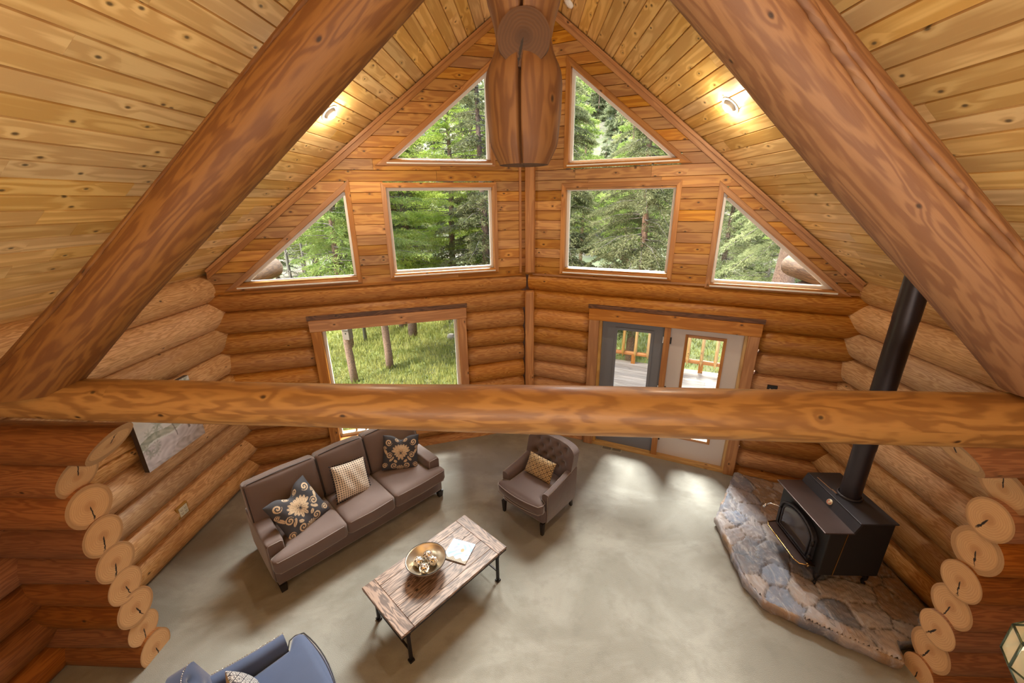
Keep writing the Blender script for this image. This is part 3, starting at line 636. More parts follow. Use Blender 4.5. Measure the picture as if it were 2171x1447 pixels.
# ------------------------------------------------------------ pillows
CR, DK = (.62, .47, .31), (.045, .045, .055)
def floral(u, v):
    a = abs(u); c = DK
    def ell(cx, cy, ang, l, w):
        dx, dy = a-cx, v-cy; q = dx*math.sin(ang)+dy*math.cos(ang); p = dx*math.cos(ang)-dy*math.sin(ang); return (q/l)**2+(p/w)**2, p/w
    for d in range(5):   # lotus petals from the back to the front
        an = math.radians([78, 58, 38, 18, 0][d]); e, p = ell(.27*math.sin(an), .05+.27*math.cos(an), an, .29, .085)
        if e < 1: c = DK if e > .84 or abs(p) < .08 and e > .2 else CR
    for an, l, cx, cy in ((1.9, .2, .2, -.02), (2.3, .17, .14, -.1), (2.9, .2, .07, -.22), (.5, .22, .86, .1), (2.4, .2, .5, -.32), (.9, .13, .28, -.45)):
        e, p = ell(cx, cy, an, l, .075)
        if e < 1: c = DK if e > .8 or abs(p) < .08 else CR
    for cx, cy, R, tw in ((.68, .62, .2, 1), (.62, -.12, .19, -1), (.34, -.72, .2, 1), (.85, -.7, .16, -1), (.22, .86, .13, 1), (.9, .3, .11, -1)):
        dx, dy = a-cx, v-cy; r = math.hypot(dx, dy)
        if r < R: c = CR if math.sin(tw*math.atan2(dy, dx)+r/R*10.5) > -.1 and r < R*.93 else DK
    r = math.hypot(a, v+.9)
    if r < .2: c = CR if math.sin(math.atan2(v+.9, a)*12) > -.2 else DK
    return c
def dots(u, v):
    fu, fv = (u*8) % 1-.5, (v*8) % 1-.5; return (.02, .02, .03) if fu*fu+fv*fv < .075 else (.72, .62, .50)
def ogee(u, v):
    U, V = u*2.8, v*2.0; w_ = .16*math.sin(2*PI*V*1.0); d1 = abs(((U+V*1.0) % 1)-.5); d2 = abs(((U-V) % 1)-.5)
    if d1 > .41 or d2 > .41: return (.035, .02, .015)
    if d1 < .13 and d2 < .13: return (.035, .02, .015)
    if abs(max(d1, d2)-.26) < .045: return (.10, .06, .035)
    return (.70, .50, .24)
def pillow(name, label, sx, sy, T, pat, M, back=(.5, .37, .2), N=110, fringe=None, chop=0, group=None):
    root = empty(name, (0, 0, 0), 0, label, 'cushion', group); root.matrix_world = M
    mb = MB(); mb.col = []
    for s in (1, -1):
        for j in range(N+1):
            for i in range(N+1):
                u, v = 2*i/N-1, 2*j/N-1; g = (1-abs(u)**3.2)*(1-abs(v)**3.2); t = T/2*max(0, g)**.55
                x = u*sx/2*(1-.05*(1-v*v)*abs(u)); y = v*sy/2*(1-.05*(1-u*u)*abs(v))
                if chop and v > 0: y -= chop*math.exp(-(u/.32)**2)*v**2; t *= 1-.45*math.exp(-(u/.3)**2)*v
                t += .004*math.sin(u*9+v*4)*g
                mb.v.append((x, y, s*t)); mb.col.append(pat(u, v) if s > 0 else back)
    Q = N+1
    for s in (0, 1):
        b = s*Q*Q
        for j in range(N):
            for i in range(N):
                q = [b+j*Q+i, b+j*Q+i+1, b+(j+1)*Q+i+1, b+(j+1)*Q+i]; mb.face(q if s == 0 else q[::-1])
    o = mb.build('cover', 'printed', root, True)
    if fringe:
        mb = MB()
        for e in range(4):
            for i in range(15):
                t = i/7.5-1; u, v = [(t, 1), (t, -1), (1, t), (-1, t)][e]; x = u*sx/2*(1-.05*(1-v*v)*abs(u)); y = v*sy/2*(1-.05*(1-u*u)*abs(v))
                dx, dy = (u if abs(u) == 1 else 0), (v if abs(v) == 1 else 0); mb.tube([(x, y, 0), (x+dx*.018, y+dy*.018, -.003)], [.005, .008], 6)
        mb.build('pompom_trim', 'pompom', root)
    return root
MS = Matrix.Translation(SO.location) @ Matrix.Rotation(math.radians(47.4), 4, 'Z')
def PM(base, x, y, z, tilt, yaw=0, roll=0): return base @ Matrix.Translation((x, y, z)) @ Matrix.Rotation(math.radians(yaw), 4, 'Z') @ Matrix.Rotation(math.radians(90-tilt), 4, 'X') @ Matrix.Rotation(math.radians(roll), 4, 'Z')
pillow('throw_pillow', 'floral black and cream square pillow slumped at the near end of the brown sofa', .53, .53, .15, floral, PM(MS, .42, .35, .70, 32, 14, 10), chop=.09)
pillow('throw_pillow', 'cream dotted pillow with black pompom edge on the middle sofa seat', .43, .43, .14, dots, PM(MS, 1.08, .42, .70, 27, 6, -9), fringe=1)
pillow('throw_pillow', 'floral black and cream square pillow upright at the far end of the brown sofa', .48, .48, .14, floral, PM(MS, 1.80, .44, .73, 20, -26, -9), chop=.06)
# ------------------------------------------------------------ armchairs
def armchair(name, loc, rz, label, fab, pipe):
    root = empty(name, loc, rz, label, 'armchair'); Wd, D = .76, .80
    place(softbox(Wd-.06, D-.10, .20, .035, 12, off=(Wd/2, D/2+.0, .27)), 'seat_base', fab, root)
    c = softbox(Wd-.22, .68, .16, .045, 20, puff=(0, .045, .018), off=(Wd/2, .30, .435)); v = []
    for p in c.v:
        q = (p[0]-Wd/2)/((Wd-.22)/2); px = p[0]
        if p[1] < .08: px += .10*math.copysign(min(1, abs(q)**2), q)*min(1, (.08-p[1])/.02)
        v.append((px, p[1], p[2]))
    c.v = v; cu = place(c, 'seat_cushion', fab, root)
    for zz in (.495, .375):
        mb = MB(); l, r = .018, Wd-.018; pts = [(l+.09, .11, zz), (l+.01, .07, zz), (l, .02, zz), (l+.03, -.04, zz)]
        pts += [(l+.03+(r-l-.06)*t/8, -.04-.042*(1-(t/4-1)**2), zz) for t in range(1, 8)]+[(r-.03, -.04, zz), (r, .02, zz), (r-.01, .07, zz), (r-.09, .11, zz)]
        mb.tube(pts, .005, 8); mb.build('piping', pipe, cu, True)
    nails = []
    for sg, x0 in ((1, 0.0), (-1, Wd)):
        mb = MB(); ys = [.10, .16, .25, .36, .48, .60, .72]; th = .10
        def top(y): return .60+.10*max(0, (y-.10)/.62)**1.6
        n = len(ys)
        prof = lambda y: [(x0+sg*.02, y, .17), (x0+sg*.0, y, .30), (x0-sg*.004, y, top(y)-.03), (x0+sg*.010, y, top(y)-.006), (x0+sg*.035, y, top(y)), (x0+sg*.07, y, top(y)-.006), (x0+sg*.095, y, top(y)-.035), (x0+sg*.10, y, .38), (x0+sg*.10, y, .17)]
        R_ = [prof(y) for y in ys]; m = 9
        for r_ in R_: mb.add(r_)
        for i in range(n-1):
            for j in range(m-1): q = [i*m+j, (i+1)*m+j, (i+1)*m+j+1, i*m+j+1]; mb.face(q if sg > 0 else q[::-1])
        mb.face(list(range(m)) if sg > 0 else list(range(m))[::-1]); mb.face([(n-1)*m+j for j in range(m)][::-1 if sg > 0 else 1])
        a = sharp(mb.build('arm', fab, root), 50)
        mb = MB(); pts = [(x0+sg*.008, .097, z) for z in np.arange(.19, .585, .016)]+[(x0+sg*.006, y, top(y)-.004) for y in np.arange(.10, .70, .016)]
        for p in pts: mb.lathe([(.0001, .004), (.0035, .003), (.005, 0), (.0001, -.002)], 6, p)
        mb.build('nailhead_trim', 'nickel', a, True)
    # tufted back, curved top
    NX, NZ = 40, 34; mb = MB(); lean = math.radians(14); bt = []
    for r_, cols in enumerate((4, 3, 4, 3)):
        for i in range(cols): bt.append((((i+.5)/cols-.5)*(1.6 if cols == 4 else 1.2), .86-.17*r_))
    def H_(u): return .50-.045*abs(u)**2.5-.035*abs(u)**14
    def bp(u, w_, depth):
        x = Wd/2+u*(Wd/2-.005); z = w_*H_(u); y = .60 if depth > 0 else .70
        if depth > 0:
            y -= .045*(1-u**4)*(1-(2*w_-1)**4)-.03*abs(u)**3*-1
            for bu, bw_ in bt:
                d = math.hypot((u/2-bu/2)*Wd, (w_-bw_)*.5); y += .035*math.exp(-(d/.024)**2)+.024*math.exp(-(d/.055)**2)
        y += -.03*abs(u)**3
        return (x, y+z*math.tan(lean), .46+z)
    for dp in (1, -1):
        for j in range(NZ+1):
            for i in range(NX+1): mb.v.append(bp(2*i/NX-1, j/NZ, dp))
    Q = NX+1; B = Q*(NZ+1)
    for j in range(NZ):
        for i in range(NX):
            q = [j*Q+i, j*Q+i+1, (j+1)*Q+i+1, (j+1)*Q+i]; mb.face(q); mb.face([B+k_ for k_ in q][::-1])
    for i in range(NX): mb.face([NZ*Q+i, NZ*Q+i+1, B+NZ*Q+i+1, B+NZ*Q+i]); mb.face([i+1, i, B+i, B+i+1])
    for j in range(NZ): mb.face([(j+1)*Q, j*Q, B+j*Q, B+(j+1)*Q][::-1]); mb.face([j*Q+NX, (j+1)*Q+NX, B+(j+1)*Q+NX, B+j*Q+NX][::-1])
    bk = mb.build('backrest', fab, root); bm = bmesh.new(); bm.from_mesh(bk.data); bmesh.ops.recalc_face_normals(bm, faces=bm.faces); bm.to_mesh(bk.data); bm.free(); sharp(bk, 50)
    for bu, bw_ in bt:
        p = bp(bu, bw_, 1); mb = MB(); mb.lathe([(.0001, .006), (.006, .005), (.010, 0), (.009, -.006)], 12); mb.xf(Matrix.Translation((p[0], p[1]-.002, p[2])) @ Matrix.Rotation(PI/2, 4, 'X')); mb.build('button', fab, bk, True)
    mb = MB()
    for t in np.linspace(-1, 1, 44): p = bp(t, 1, 1); mb.lathe([(.0001, .005), (.0035, .003), (.005, 0), (.0001, -.002)], 6, (p[0], p[1]+.012, p[2]))
    for sgn in (-1, 1):
        for t in np.linspace(.25, .99, 16): p = bp(sgn, t, 1); mb.lathe([(.0001, .004), (.0035, .003), (.005, 0), (.0001, -.002)], 6, (p[0]+sgn*.003, p[1]+.012, p[2]))
    mb.build('nailhead_trim', 'nickel', bk, True)
    mb = MB(); mb.hexa([(.03, .62, .17), (Wd-.03, .62, .17), (Wd-.06, .74, .17), (.06, .74, .17), (.0, .60, .56), (Wd, .60, .56), (Wd-.02, .72, .56), (.02, .72, .56)]); bevel(mb.build('back_shell', fab, root), .02, 2)
    for x, y, bx in ((.055, .06, 0), (Wd-.055, .06, 0), (.08, D-.10, .04), (Wd-.08, D-.10, .04)):
        mb = MB(); mb.hexa([(x-.017, y-.017+bx, 0), (x+.017, y-.017+bx, 0), (x+.017, y+.017+bx, 0), (x-.017, y+.017+bx, 0), (x-.026, y-.026, .18), (x+.026, y-.026, .18), (x+.026, y+.026, .18), (x-.026, y+.026, .18)]); mb.build('leg', 'black_leg', root)
    return root
A1 = Vector((-.40, 4.44, 0)); a1 = math.radians(-39.7)
armchair('armchair', A1, a1, 'brown velvet armchair with tufted back and nailhead trim, standing near the doors', 'chair_velvet', 'piping')
A2 = Vector((-1.43, 1.90, 0)); a2 = math.radians(138.7)
armchair('armchair', A2, a2, 'blue velvet armchair with nailhead trim, cut off by the bottom of the photo', 'blue_velvet', 'piping_dark')
M1 = Matrix.Translation(A1) @ Matrix.Rotation(a1, 4, 'Z'); M2 = Matrix.Translation(A2) @ Matrix.Rotation(a2, 4, 'Z')
pillow('lumbar_pillow', 'gold and brown lattice lumbar pillow on the brown armchair', .42, .28, .12, ogee, PM(M1, .38, .42, .655, 28, 3, -3), N=90)
pillow('lumbar_pillow', 'white patterned lumbar pillow on the blue armchair', .40, .28, .12, lambda u, v: (.75, .74, .72) if ogee(u, v)[0] > .2 else (.06, .06, .08), PM(M2, .40, .44, .66, 28, 0, 0), N=80)
# ------------------------------------------------------------ coffee table
TA, TB = Vector((-1.63, 2.86)), Vector((-1.09, 2.41)); ang = math.atan2(.99, .86)
CTb = empty('coffee_table', (-1.09, 2.41, 0), ang, 'rectangular coffee table with rustic grained wood top and black iron legs', 'coffee table')
TL, TW, TH = 1.31, .70, .46
bd = .13
for nm, r_ in (('end_board', (0, bd, 0, TW)), ('end_board', (TL-bd, TL, 0, TW)), ('side_board', (bd+.002, TL-bd-.002, 0, .11)), ('side_board', (bd+.002, TL-bd-.002, TW-.11, TW)),
               ('top_plank', (bd+.002, TL-bd-.002, .112, .27)), ('top_plank', (bd+.002, TL-bd-.002, .2715, .43)), ('top_plank', (bd+.002, TL-bd-.002, .4315, .588))):
    mb = MB(); mb.box(r_[0], r_[1], r_[2], r_[3], TH-.028, TH); bevel(mb.build(nm, 'table_wood', CTb), .0025, 1)
mb = MB()
for r_ in ((0.004, TL-.004, .004, .03), (.004, TL-.004, TW-.03, TW-.004), (.004, .03, .004, TW-.004), (TL-.03, TL-.004, .004, TW-.004)): mb.box(*r_, TH-.05, TH-.028)
mb.build('apron', 'iron', CTb)
for x in (.09, TL-.09):
    for y in (.06, TW-.06):
        mb = MB(); mb.box(x-.014, x+.014, y-.014, y+.014, 0.02, TH-.05); mb.box(x-.022, x+.022, y-.022, y+.022, TH-.10, TH-.078); mb.box(x-.019, x+.019, y-.019, y+.019, TH-.125, TH-.112); mb.box(x-.024, x+.024, y-.024, y+.024, 0, .022)
        bevel(mb.build('leg', 'iron', CTb), .002, 1)
    mb = MB(); mb.box(x-.008, x+.008, .07, TW-.07, .13, .148); mb.build('stretcher', 'iron', CTb)
# bowl, balls, magazine
BC = Vector((-1.03, 3.09, TH))
bw = empty('bowl', BC, 0, 'wide champagne metallic bowl on a short foot, standing on the coffee table', 'bowl')
mb = MB(); mb.lathe([(.0001, .002), (.07, .0), (.075, .008), (.07, .022), (.11, .045), (.165, .09), (.198, .135), (.203, .150), (.196, .152), (.186, .138), (.15, .092), (.10, .055), (.05, .04), (.0001, .036)], 64); mb.build('basin', 'champagne', bw, True)
mb = MB(); mb.tube([(.2*math.cos(t), .2*math.sin(t), .151) for t in np.linspace(0, 2*PI, 64, endpoint=False)], .004, 8, closed=True); mb.build('rim', 'iron', bw, True)
def ball():
    me = bpy.data.meshes.new('decor_ball'); bm = bmesh.new(); bmesh.ops.create_icosphere(bm, subdivisions=3, radius=.052)
    for m in ('mirror_tile', 'ceramic', 'black_plastic'): me.materials.append(MATS[m])
    for f in bm.faces: f.material_index = random.choices((0, 1, 2), (.62, .26, .12))[0]
    bm.to_mesh(me); bm.free(); return me
bme = ball()
for i, (dx, dy, dz, lb) in enumerate(((0, -.075, .10, 'mirror mosaic ball in the bowl, nearest the table edge'), (-.078, .0, .10, 'mirror mosaic ball at the left side of the bowl'), (.062, .015, .10, 'mirror mosaic ball at the right side of the bowl, nearest the magazine'), (.0, .075, .105, 'mirror mosaic ball at the far side of the bowl, nearest the sofa'))):
    o = bpy.data.objects.new('decor_ball', bme); COL.objects.link(o); o.location = BC+Vector((dx, dy, dz)); o.rotation_euler = (i, i*2, i*.7); tag(o, lb, 'decorative ball', 'mosaic balls in the bowl')
MG = empty('magazine', (-.735, 3.32, TH), math.radians(-17), 'magazine with a white and blue cover lying on the coffee table beside the bowl', 'magazine')
mb = MB(); mb.box(-.13, .13, -.13, .13, 0.0005, .012); mb.build('pages', 'paper', MG)
mb = MB(); mb.col = []; N = 60
for j in range(N+1):
    for i in range(N+1):
        u, v = i/N, j/N; mb.v.append((-.133+.266*u, -.133+.266*v, .0128+.002*math.sin(u*3)))
        n = .5+.5*math.sin(u*11+3*math.sin(v*7))*math.sin(v*9+2*math.sin(u*8)); c = Vector((.80, .84, .90)).lerp(Vector((.22, .38, .70)), min(1, n*.9+.1))
        if math.hypot((u-.62)*1.2, v-.55) < .09: c = Vector((.65, .25, .08))
        if math.hypot((u-.38)*.8, v-.58) < .12: c = c.lerp(Vector((.25, .27, .38)), .7)
        if v < .14+.05*math.sin(u*20): c = Vector((.05, .12, .06)).lerp(Vector((.5, .3, .2)), .5+.5*math.sin(u*60)*math.sin(v*90))
        mb.col.append(tuple(c))
for j in range(N):
    for i in range(N): mb.face([j*(N+1)+i, j*(N+1)+i+1, (j+1)*(N+1)+i+1, (j+1)*(N+1)+i])
mb.build('cover', 'printed_gloss', MG)
# ------------------------------------------------------------ hearth
HZ = .14
hp = [(3.09, 5.17), (2.42, 4.25), (2.37, 3.75), (2.33, 3.35), (2.40, 3.10), (2.62, 2.95), (2.95, 2.75), (3.30, 2.54), (3.40, 2.72), (3.95, 2.74), (4.0, 4.75)]
def inside(p, poly):
    c = False; x, y = p
    for i in range(len(poly)):
        (a, b), (d, e) = poly[i-1], poly[i]
        if (b > y) != (e > y) and x < (d-a)*(y-b)/(e-b)+a: c = not c
    return c
def edged(p, poly):
    m = 9
    for i in range(len(poly)):
        a, b = Vector(poly[i-1]), Vector(poly[i]); t = max(0, min(1, (Vector(p)-a).dot(b-a)/(b-a).length_squared)); m = min(m, (Vector(p)-a-(b-a)*t).length)
    return m
def hearth():
    mb = MB(); mb.col = []; g = random.Random(5); sites = []
    while len(sites) < 40:
        p = (g.uniform(2.2, 4.1), g.uniform(2.3, 5.2))
        if inside(p, hp) and all(math.hypot((p[0]-q[0]), (p[1]-q[1])) > .22 for q in sites): sites.append(p)
    pal = [(.20, .24, .33), (.30, .29, .32), (.34, .22, .14), (.15, .17, .22), (.40, .34, .31), (.26, .16, .08)]
    info = [(g.choice(pal[:2]+pal[3:4]+pal[3:5] if s_[0] < 3.15 and s_[1] > 2.9 else pal[2:3]+pal[4:]), g.uniform(-.008, .008), g.uniform(-.035, .035), g.uniform(-.035, .035), g.uniform(0, 3.14), g.uniform(1.2, 2.2)) for s_ in sites]
    st = .0165; ix0, ix1, iy0, iy1 = 0, int(2.0/st), 0, int(2.95/st); idx = {}; nz = snoise(3)
    for j in range(iy1):
        for i in range(ix1):
            x, y = 2.2+i*st, 2.35+j*st
            if not inside((x, y), hp): continue
            wx, wy = x+.022*math.sin(y*9)+.006*math.sin(y*37+x*9), y+.022*math.sin(x*8+1)+.006*math.sin(x*41+y*7); ds = []
            for k_, s_ in enumerate(sites):
                dx, dy = wx-s_[0], wy-s_[1]
                if abs(dx) > .6 or abs(dy) > .6: continue
                an = info[k_][4]; q = dx*math.cos(an)+dy*math.sin(an); p_ = -dx*math.sin(an)+dy*math.cos(an); ds.append((math.sqrt((q/info[k_][5])**2*1.6+p_*p_), k_))
            ds.sort(); k_ = ds[0][1]; gap = ds[1][0]-ds[0][0]; cc, hz, tx, ty = info[k_][:4]
            h = HZ+hz+tx*(x-sites[k_][0])+ty*(y-sites[k_][1])+.0022*math.sin(x*50+y*70+k_)+.0018*math.sin(y*110-x*40)+.004*nz(x*6, y*4)
            e = edged((x, y), hp); gv = max(0, 1-gap/.016); h -= .020*gv
            if e < .03: h -= .03*(1-e/.03)**2
            idx[i, j] = mb.add([(x, y, h)]); mb.col.append(((.06, .045, .035) if gv > .55 else cc))
    for (i, j), a in list(idx.items()):
        q = [(i, j), (i+1, j), (i+1, j+1), (i, j+1)]
        if all(t in idx for t in q): mb.face([idx[t] for t in q])
    H = empty('hearth', (3.2, 3.7, 0), 0, 'raised hearth of irregular grey and brown flagstones under the stove', 'hearth')
    mb.v = [(x-3.2, y-3.7, z) for x, y, z in mb.v]; mb.build('stone_top', 'stone', H, True)
    mb = MB(); mb.col = []; ed = []; n = len(hp)
    for i in range(n):
        a, b = Vector(hp[i]), Vector(hp[(i+1) % n]); m = max(1, int((b-a).length/.04))
        for t in range(m): ed.append(a+(b-a)*t/m)
    m = len(ed); cen = Vector((3.2, 3.7))
    for k_, (z, of) in enumerate(((0, -.02), (.04, .006), (.09, .012), (.125, .004), (.128, -.03), (.10, -.12))):
        for i, p in enumerate(ed):
            d = (p-cen).normalized(); q = p+d*(of+(.008*math.sin(i*.9+k_)+.006*math.sin(i*2.3)) if z else p*0 and 0 or of) if False else p+d*(of+.008*math.sin(i*.9+k_)+.006*math.sin(i*2.3))
            mb.v.append((q.x-3.2, q.y-3.7, z+(.006*math.sin(i*.7) if 0 < z < .12 else 0))); mb.col.append(pal[(i//7) % 6])
    for k_ in range(5):
        for i in range(m): mb.face([k_*m+i, k_*m+(i+1) % m, (k_+1)*m+(i+1) % m, (k_+1)*m+i][::1])
    mb.build('stone_edge', 'stone', H, True)
hearth()
# ------------------------------------------------------------ stove
ST = empty('wood_stove', (3.28, 3.65, HZ), 0, 'black iron wood stove on curved legs with tall flue pipe on the stone hearth', 'stove')
def sv(x, y, z): return (x-3.28, y-3.65, z-HZ)
x0, x1, y0, y1 = 3.00, 3.60, 3.27, 4.03; zb, zf, zt = .29, .86, .975; xs_ = 3.20
mb = MB(); prof = [(x0, zb), (x1, zb), (x1, zt-.01), (xs_+.05, zt-.01), (xs_-.0, zf), (x0, zf-.01)]
k_ = mb.add([sv(x, y0, z) for x, z in prof]+[sv(x, y1, z) for x, z in prof]); n = len(prof)
mb.face([k_+i for i in range(n)]); mb.face([k_+n+i for i in range(n)][::-1])
for i in range(n): mb.face([k_+i, k_+n+i, k_+n+(i+1) % n, k_+(i+1) % n])
bevel(mb.build('body', 'stove_side', ST), .012, 3)
mb = MB(); mb.box(x0-3.28-.075, xs_-3.28+.012, y0-3.65-.03, y1-3.65+.03, zf-HZ-.004, zf-HZ+.010); bevel(mb.build('front_shelf', 'rust_iron', ST), .006, 2)
mb = MB(); mb.hexa([sv(xs_, y0-.02, zf), sv(xs_+.02, y0-.02, zf-.01), sv(xs_+.02, y1+.02, zf-.01), sv(xs_, y1+.02, zf), sv(xs_+.05, y0-.02, zt), sv(xs_+.07, y0-.02, zt-.01), sv(xs_+.07, y1+.02, zt-.01), sv(xs_+.05, y1+.02, zt)]); mb.build('slope_panel', 'stove_iron', ST)
mb = MB(); mb.box(xs_+.045-3.28, x1-3.28+.01, y0-3.65-.02, y1-3.65+.02, zt-HZ-.008, zt-HZ+.006); bevel(mb.build('top_plate', 'stove_iron', ST), .005, 2)
mb = MB(); mb.bar(sv(3.285, 3.95, zt+.012), sv(3.30, 3.70, zt+.012), .012, .008); mb.bar(sv(3.30, 3.74, zt+.016), sv(3.303, 3.67, zt+.016), .018, .014); mb.build('damper_rod', 'nickel', ST)
# door: arched frame on the front face
D_ = MB(); yc = 3.65; hw = .27; zl = .375; zs = .62; arch = [(yc+hw, zl), (yc+hw, zs)]+[(yc+hw*math.cos(t), zs+.15*math.sin(t)) for t in np.linspace(.15, PI-.15, 14)]+[(yc-hw, zs), (yc-hw, zl)]
def pr(poly, xa, xb, name, mat, parent, bev=0):
    mb = MB(); n = len(poly); k_ = mb.add([sv(xa, y, z) for y, z in poly]+[sv(xb, y, z) for y, z in poly]); mb.face([k_+i for i in range(n)]); mb.face([k_+n+i for i in range(n)][::-1])
    for i in range(n): mb.face([k_+i, k_+n+i, k_+n+(i+1) % n, k_+(i+1) % n])
    o = mb.build(name, mat, parent); bm = bmesh.new(); bm.from_mesh(o.data); bmesh.ops.recalc_face_normals(bm, faces=bm.faces); bm.to_mesh(o.data); bm.free()
    return bevel(o, bev, 2) if bev else o
dr = pr(arch, 2.955, 3.0, 'door', 'stove_iron', ST, .008)
ar2 = [(yc+(y-yc)*.80, .56+(z-.56)*.78) for y, z in arch]; pr(ar2, 2.948, 2.957, 'window', 'stove_glass', dr)
mb = MB(); mb.tube([sv(2.948, y, z) for y, z in [(yc+(y-yc)*.84, .56+(z-.56)*.83) for y, z in arch]], .011, 8, closed=True); mb.build('glass_frame', 'stove_iron', dr, True)
mb = MB(); mb.tube([sv(2.948, y, z) for y, z in arch], .012, 8, closed=True); mb.build('door_rim', 'stove_iron', dr, True)
mb = MB(); mb.tube([sv(2.95, 3.90, .60), sv(2.90, 3.93, .61), sv(2.85, 3.97, .60), sv(2.82, 3.985, .57)], .008, 8); mb.tube([sv(2.82, 3.985, .575), sv(2.80, 3.99, .53)], [.012, .015], 10); mb.build('handle', 'nickel', dr, True)
for z in (.42, .60):
    mb = MB(); mb.tube([sv(2.95, 3.38, z-.03), sv(2.95, 3.38, z+.03)], .018, 12); mb.build('hinge', 'iron', dr, True)
mb = MB(); mb.tube([sv(2.965, 3.36, .335), sv(2.935, 3.36, .335)], .02, 16); mb.build('air_knob', 'brass', ST, True)
# ash lip with brass rail
lip = [(3.0, 3.33), (3.0, 3.97), (2.86, 3.95), (2.835, 3.90), (2.835, 3.42), (2.86, 3.36)]
mb = MB(); mb.prism([(x-3.28, y-3.65) for x, y in lip], .335-HZ, .350-HZ); L1 = mb.build('ash_lip', 'rust_iron', ST)
mb = MB(); mb.tube([sv(x, y, .352) for x, y in lip[1:]+lip[:1]], .006, 8); mb.build('brass_rail', 'brass', L1, True)
mb = MB(); mb.bar(sv(3.14, y0-.004, zb+.01), sv(3.17, y0-.004, zf-.01), .008, .006, up=(0, 1, 0)); mb.build('side_strip', 'brass', ST)
mb = MB(); mb.lathe([(.0001, .008), (.010, .008), (.011, .004)], 24); mb.lathe([(.011, .009), (.030, .009), (.032, .0)], 24); mb.xf(Matrix.Translation(sv(3.222, 3.63, .918)) @ Matrix.Rotation(math.radians(-62), 4, 'Y')); th = mb.build('thermometer', 'cream_enamel', ST, True)
mb = MB(); mb.tube([(.021*math.cos(t), .021*math.sin(t), .010) for t in np.linspace(.3, 5.2, 20)], .004, 6); mb.xf(Matrix.Translation(sv(3.222, 3.63, .918)) @ Matrix.Rotation(math.radians(-62), 4, 'Y')); mb.build('dial_ring', 'red_enamel', th, True)
for lx, ly, ox, oy in ((3.05, 3.33, -1, -1), (3.05, 3.97, -1, 1), (3.50, 3.33, 1, -1), (3.50, 3.97, 1, 1)):
    mb = MB(); mb.tube([sv(lx+.02*-ox, ly, .30), sv(lx, ly, .275), sv(lx+.025*ox, ly+.015*oy, .25), sv(lx+.028*ox, ly+.018*oy, .215), sv(lx+.012*ox, ly+.01*oy, .18), sv(lx+.02*ox, ly+.014*oy, .155), sv(lx+.035*ox, ly+.022*oy, HZ+.008)], [.04, .04, .032, .022, .014, .016, .02], 12); mb.build('leg', 'iron', ST, True)
px, py = 3.43, 3.66
ztop = zroof('R', px); mb = MB(); mb.tube([sv(px, py, zt), sv(px, py, 1.6)], .092, 32); mb.tube([sv(px, py, 1.58), sv(px, py, 2.95)], .095, 32); mb.tube([sv(px, py, 2.93), sv(px, py, ztop+.02)], .098, 32); sharp(mb.build('flue_pipe', 'flue_steel', ST), 50)
mb = MB(); mb.lathe([(.095, .0), (.112, .0), (.112, .025), (.10, .03)], 32, sv(px, py, zt+.002)); mb.build('flue_collar', 'stove_iron', ST, True)
mb = MB(); mb.lathe([(.10, -.20), (.118, -.20), (.118, -.12), (.128, -.12), (.128, .06)], 32, sv(px, py, ztop)); sharp(mb.build('ceiling_collar', 'green_collar', ST), 40)
# ------------------------------------------------------------ painting
PT = empty('painting', (-4.165, 3.93, 1.66), 0, 'unframed landscape canvas with trees and a river bank hanging on the left log wall', 'painting')
mb = MB(); mb.box(0, .055, -.40, .40, -.40, .40); mb.build('stretcher', 'canvas_edge', PT)
mb = MB(); mb.col = []; N = 130
g = random.Random(3); blobs = [(g.uniform(.05, .95), g.uniform(.55, .98), g.uniform(.03, .08)) for _ in range(26)]+[(g.uniform(.0, .3), g.uniform(.2, .5), .05) for _ in range(6)]
nzp = snoise(77)
for j in range(N+1):
    for i in range(N+1):
        u, v = i/N, j/N; mb.v.append((.0562, -.40+.8*u, -.40+.8*v))
        n = .5+.5*math.sin(u*23+4*math.sin(v*17))*math.sin(v*31+3*math.sin(u*13)); bank = .30+.10*u+.03*math.sin(u*9)
        c = Vector((.62, .62, .60)).lerp(Vector((.48, .50, .52)), n*.5)
        if abs(v-bank-.08) < .05: c = Vector((.22, .25, .20)).lerp(Vector((.45, .44, .38)), n)
        if v < bank: c = Vector((.60, .56, .58)).lerp(Vector((.42, .38, .40)), n)
        if v < .22*u+.04*math.sin(u*14): c = Vector((.32, .28, .27)).lerp(Vector((.52, .47, .48)), n)
        for bu, bv, br in blobs:
            d = math.hypot(u-bu, v-bv)/(br*(1+.5*math.sin(7*math.atan2(v-bv, u-bu)+bu*30)))
            if d < 1: c = c.lerp(Vector((.17, .21, .14)), .75*(1-d*.5)*(.5+.5*n))
        for tu, ln in ((.72, .02), (.80, .012), (.50, .008)):
            if abs(u-tu-.05*math.sin(v*6)) < ln and .25 < v < .95: c = c.lerp(Vector((.14, .12, .11)), .8)
        mb.col.append(tuple(c))
for j in range(N):
    for i in range(N): mb.face([j*(N+1)+i, j*(N+1)+i+1, (j+1)*(N+1)+i+1, (j+1)*(N+1)+i])
mb.build('canvas', 'canvas_print', PT)
